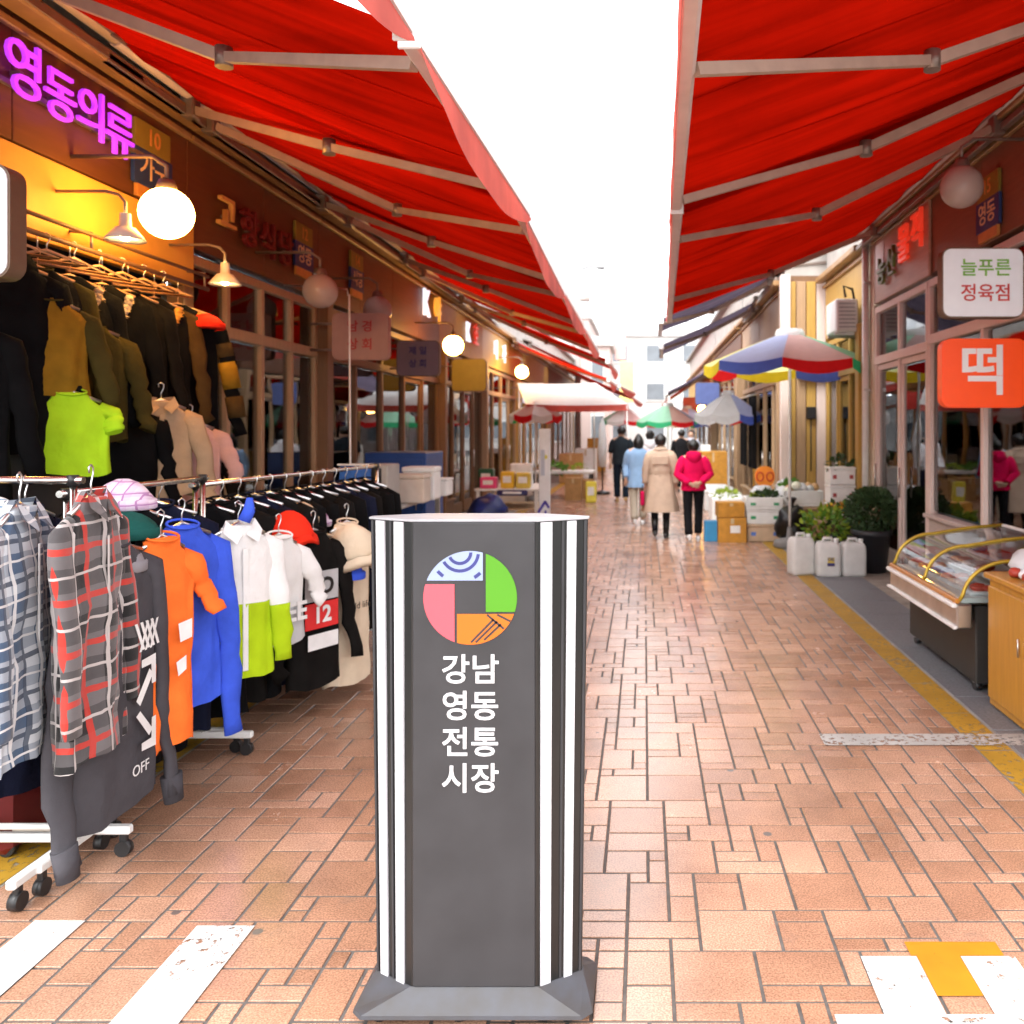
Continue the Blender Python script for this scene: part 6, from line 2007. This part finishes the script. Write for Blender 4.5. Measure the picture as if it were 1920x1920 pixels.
def walk(step, arms=((0.05, -0.08), (-0.05, 0.10))):
    """step > 0: right foot forward; arm swing (elbow y, wrist y) for left and right"""
    P = {}
    for q, sd_, f in (("l", -1, -step), ("r", 1, step)):
        back = f < 0
        P["kn" + q] = (sd_ * 0.095, f * 0.5 + 0.03, 0.49)
        P["an" + q] = (sd_ * 0.085, f, 0.085 + (0.05 if back else 0.0))
        P["to" + q] = (sd_ * 0.095, f + 0.13, 0.03)
    for q, sd_, (ey, wy) in (("l", -1, arms[0]), ("r", 1, arms[1])):
        P["el" + q] = (sd_ * 0.235, ey, 1.11)
        P["wr" + q] = (sd_ * 0.245, wy, 0.88)
        P["ha" + q] = (sd_ * 0.245, wy + 0.01, 0.82)
    return P

pose_back = walk(0.10)
pose_back.update(ell=(-0.27, -0.06, 1.12), elr=(0.27, -0.06, 1.12), wrl=(-0.07, -0.185, 0.97), wrr=(0.09, -0.19, 0.985), hal=(0.0, -0.20, 0.955), har=(0.02, -0.205, 0.965))
person("person in hot pink hooded jacket with hands clasped behind the back", 0.735, 12.75, R(2), 1.54, pose_back,
       dict(top=cloth("coat_hot_pink", (0.66, 0.006, 0.08), 0.2), hem=0.80, hood=True, legs=cloth("trousers_black", (0.010, 0.010, 0.012), 0.2), shoes=m_shoew, hair=m_hair, legw=(0.095, 0.070, 0.066), flare=0.02))
person("person in beige belted trench coat and dark boots", 0.25, 13.15, R(-4), 1.62, walk(0.07, ((0.0, 0.02), (0.0, 0.04))),
       dict(top=cloth("coat_trench_beige", (0.50, 0.37, 0.28), 0.10), topname="trench_coat", hem=0.42, flare=0.085, belt=cloth("coat_belt_beige", (0.42, 0.30, 0.22), 0.1), collar=True, legs=cloth("leggings_dark", (0.014, 0.014, 0.018), 0.2), boots=True, legw=(0.09, 0.062, 0.048)))
person("person in light blue denim jacket with pale trousers", -0.10, 14.9, R(6), 1.60, walk(0.12),
       dict(top=cloth("jacket_light_blue", (0.24, 0.38, 0.58), 0.12), hem=0.72, flare=0.03, legs=cloth("trousers_pale_khaki", (0.42, 0.37, 0.30), 0.1), hair=m_hair, hair_len=0.10, legw=(0.095, 0.075, 0.07), shoes=m_shoew))
person("tall person in dark grey tee shirt and shorts ahead of the others", -0.52, 19.4, R(4), 1.76, walk(-0.12),
       dict(top=cloth("tee_dark_slate", (0.022, 0.03, 0.038), 0.15), topname="t_shirt", sleeve=0.3, hem=0.84, legs=cloth("shorts_black_blue", (0.012, 0.02, 0.035), 0.15), hair=m_hair, shoes=M("shoe_tan", (0.45, 0.28, 0.12), rough=0.5), legw=(0.10, 0.075, 0.065)))
person("person in white hooded top seen between the trench coat and blue jacket", 0.12, 17.6, R(0), 1.66, walk(0.10),
       dict(top=cloth("top_white_hooded", (0.74, 0.74, 0.78), 0.06), hood=True, hem=0.82, legs=cloth("trousers_navy", (0.02, 0.022, 0.05), 0.2), bun=True, hair=m_hair))
person("distant person in black carrying a pale bag near the far parasol", 0.98, 22.5, R(-5), 1.68, walk(-0.1),
       dict(top=cloth("coat_black_far", (0.012, 0.012, 0.014), 0.2), hem=0.78, legs=cloth("trousers_black", None), hair=m_hair))
person("distant person in navy cap standing by the right stalls", 1.35, 24.5, R(160), 1.66, walk(0.03),
       dict(top=cloth("jacket_slate_white", (0.45, 0.47, 0.55), 0.15), hem=0.80, legs=cloth("trousers_navy", None), hair=m_hairbrown))
pb = thing("tote_bag", "small red bag carried beside the trench coat", "bag", (-0.03, 13.2, 0.62))
B("bag_body", (0, 0, 0.0), (0.06, 0.22, 0.22), cloth("bag_crimson", (0.55, 0.01, 0.08), 0.1), pb, ch=0.02)
MB().tube([(0, -0.06, 0.10), (0, -0.03, 0.20), (0, 0.03, 0.20), (0, 0.06, 0.10)], 0.007, 6).build("handle", k_black, pb)

# ------------------------------------------------------------------ far buildings, wires
m_pale = M("pale_render", (0.55, 0.53, 0.51), rough=0.85, var=0.05, scale=0.6)
m_pale2 = M("pale_pink_render", (0.52, 0.40, 0.37), rough=0.85, var=0.06, scale=0.6)
m_pale3 = M("pale_cool_render", (0.52, 0.55, 0.58), rough=0.85, var=0.05, scale=0.6)
m_farwin = M("far_window_glass", (0.16, 0.18, 0.20), rough=0.25, var=0.2, scale=1.0)

def building(label, x, y, w, d, h, mat, floors, bays, face='S', name="apartment_building", roofh=0.5, glass=None):
    t = thing(name, label, "building", (x, y, 0))
    B("wall", (0, d / 2, h / 2), (w, d, h), mat, t)
    B("roof", (0, d / 2, h + roofh / 2), (w + 0.4, d + 0.4, roofh), M("far_roof", (0.55, 0.53, 0.52), rough=0.8), t)
    fh = h / floors
    bw = w / bays
    wm_ = MB().box((0, 0, 0), (bw * 0.55, 0.12, fh * 0.5)).mesh("window"); wm_.materials.append(m_white)
    pm_ = MB().box((0, -0.04, 0), (bw * 0.48, 0.10, fh * 0.43)).mesh("pane"); pm_.materials.append(glass or m_farwin)
    for i in range(floors):
        for k in range(bays):
            wo = bpy.data.objects.new("window", wm_); COL.objects.link(wo); wo.parent = t
            wo.location = (-w / 2 + (k + 0.5) * bw, -0.03, (i + 0.55) * fh)
            po = bpy.data.objects.new("pane", pm_); COL.objects.link(po); po.parent = wo
    return t
building("pale building closing the end of the street", 2.2, 64.0, 11.0, 10.0, 8.6, m_pale, 3, 4, name="end_building")
building("narrow pale pink building left of the street's end", -5.2, 52.0, 3.6, 10.0, 8.4, m_pale2, 3, 2, name="end_building")
building("white building right of the street's end", 10.5, 56.0, 7.0, 12.0, 8.0, m_pale3, 2, 3, name="end_building")
building("tall washed out apartment tower behind the left awnings", -26.0, 118.0, 22.0, 14.0, 62.0, M("tower_white", (0.80, 0.80, 0.80), rough=0.9, var=0.03), 14, 5, glass=M("tower_glass_pale", (0.56, 0.58, 0.60), rough=0.4, var=0.35, scale=0.12, ws=True))
building("second washed out apartment tower nearer the gap's middle", -6.0, 135.0, 10.0, 14.0, 66.0, M("tower_white", None), 15, 2, glass=M("tower_glass_pale", None))
building("low pale pink house with arched gable at the left", -3.2, 46.5, 2.6, 5.0, 6.2, m_pale2, 2, 2, name="small_house")
ys = thing("vertical_sign", "yellow vertical sign on the far left building", "sign", (-0.95, 45.8, 3.2))
B("panel", (0, 0, 1.0), (0.75, 0.15, 2.2), M("far_sign_yellow", (0.80, 0.70, 0.25), rough=0.5), ys, ch=0.03)
B("bracket", (-0.55, 0, 1.0), (0.5, 0.06, 0.1), m_steel, ys)
rp = thing("vertical_sign", "pale red vertical sign above the yellow one", "sign", (-1.35, 48.0, 5.6))
B("panel", (0, 0, 0.9), (0.6, 0.15, 1.9), M("far_sign_pink", (0.75, 0.45, 0.42), rough=0.5), rp, ch=0.03)
B("bracket", (-0.5, 0, 0.9), (0.5, 0.06, 0.1), m_steel, rp)
# utility pole with wires
up_ = thing("utility_pole", "grey utility pole behind the left awnings", "pole", (-3.0, 38.5, 0))
MB().tube([(0, 0, 0), (0, 0, 9.0)], [0.15, 0.10], 12).build("pole", m_plaster, up_)
B("cross_arm", (0.3, 0, 8.4), (1.6, 0.10, 0.10), m_steel, up_)
MB().lathe([(0.2, 0), (0.22, 0.1), (0.22, 0.6), (0.1, 0.7)], 14, (0.35, -0.2, 7.4), cap0=True).build("transformer", m_plaster, up_)
MB().tube([(0.2, 0, 8.9), (0.6, 0, 9.0), (0.95, 0, 8.95)], 0.03, 8).build("lamp_arm", m_dark, up_)
B("lamp_head", (1.05, 0, 8.93), (0.35, 0.16, 0.08), m_dark, up_, ch=0.02)
m_wire = M("overhead_wire", (0.25, 0.25, 0.26), rough=0.6)
def wire(label, a, b, sag, rad=0.012):
    a, b = Vector(a), Vector(b)
    pts = [a.lerp(b, k / 16) - Vector((0, 0, sag * 4 * (k / 16) * (1 - k / 16))) for k in range(17)]
    o = MB().tube(pts, rad, 5).build("overhead_wire", m_wire)
    tag(o, label, "wire")
wire("thin overhead wire rising to the right awning", (-2.5, 38.5, 8.6), (3.6, 14.0, 7.4), 0.35, 0.016)
wire("overhead wire crossing level at the street's end", (-3.0, 38.5, 7.0), (4.5, 38.0, 6.9), 0.15, 0.03)
wire("second overhead wire at the street's end", (-3.0, 38.5, 7.9), (9.0, 60.0, 8.5), 0.5, 0.02)

# clutter near the vanishing point
parasol("distant red and white parasol near the street's end on the left", -0.75, 33.0, 2.0, 2.5, 0.95, ['red', 'white', 'red', 'white', 'green', 'white', 'red', 'white'])
parasol("distant blue parasol near the street's end on the right", 1.2, 37.0, 2.1, 2.6, 1.0, ['blue', 'white', 'yellow', 'white', 'blue', 'white', 'red', 'white'])
for k, (x_, y_, c_, nm_) in enumerate(((-2.3, 27.0, m_card, "left brown"), (-2.0, 29.5, m_foam, "left white"), (1.75, 22.0, m_card2, "right orange"), (1.6, 25.5, m_foam, "right white"), (-1.9, 34.0, m_card2, "far left orange"))):
    carton("stacked %s goods boxes far down the street" % nm_, x_, y_, 0.0, 0.7, 0.8, 0.9 + 0.1 * k, c_, name="goods_box")
for k, (x_, y_, col_, lab_) in enumerate(((-2.2, 26.2, (0.55, 0.05, 0.04), "red"), (1.7, 31.0, (0.70, 0.12, 0.10), "coral"), (1.55, 21.0, (0.10, 0.14, 0.35), "navy"))):
    hang_sign("small far %s shop sign jutting into the street" % lab_, x_, y_, 2.55, 0.6, 0.55, M("far_sign_" + lab_, col_, rough=0.5), m_signframe, [], -1 if x_ < 0 else 1)
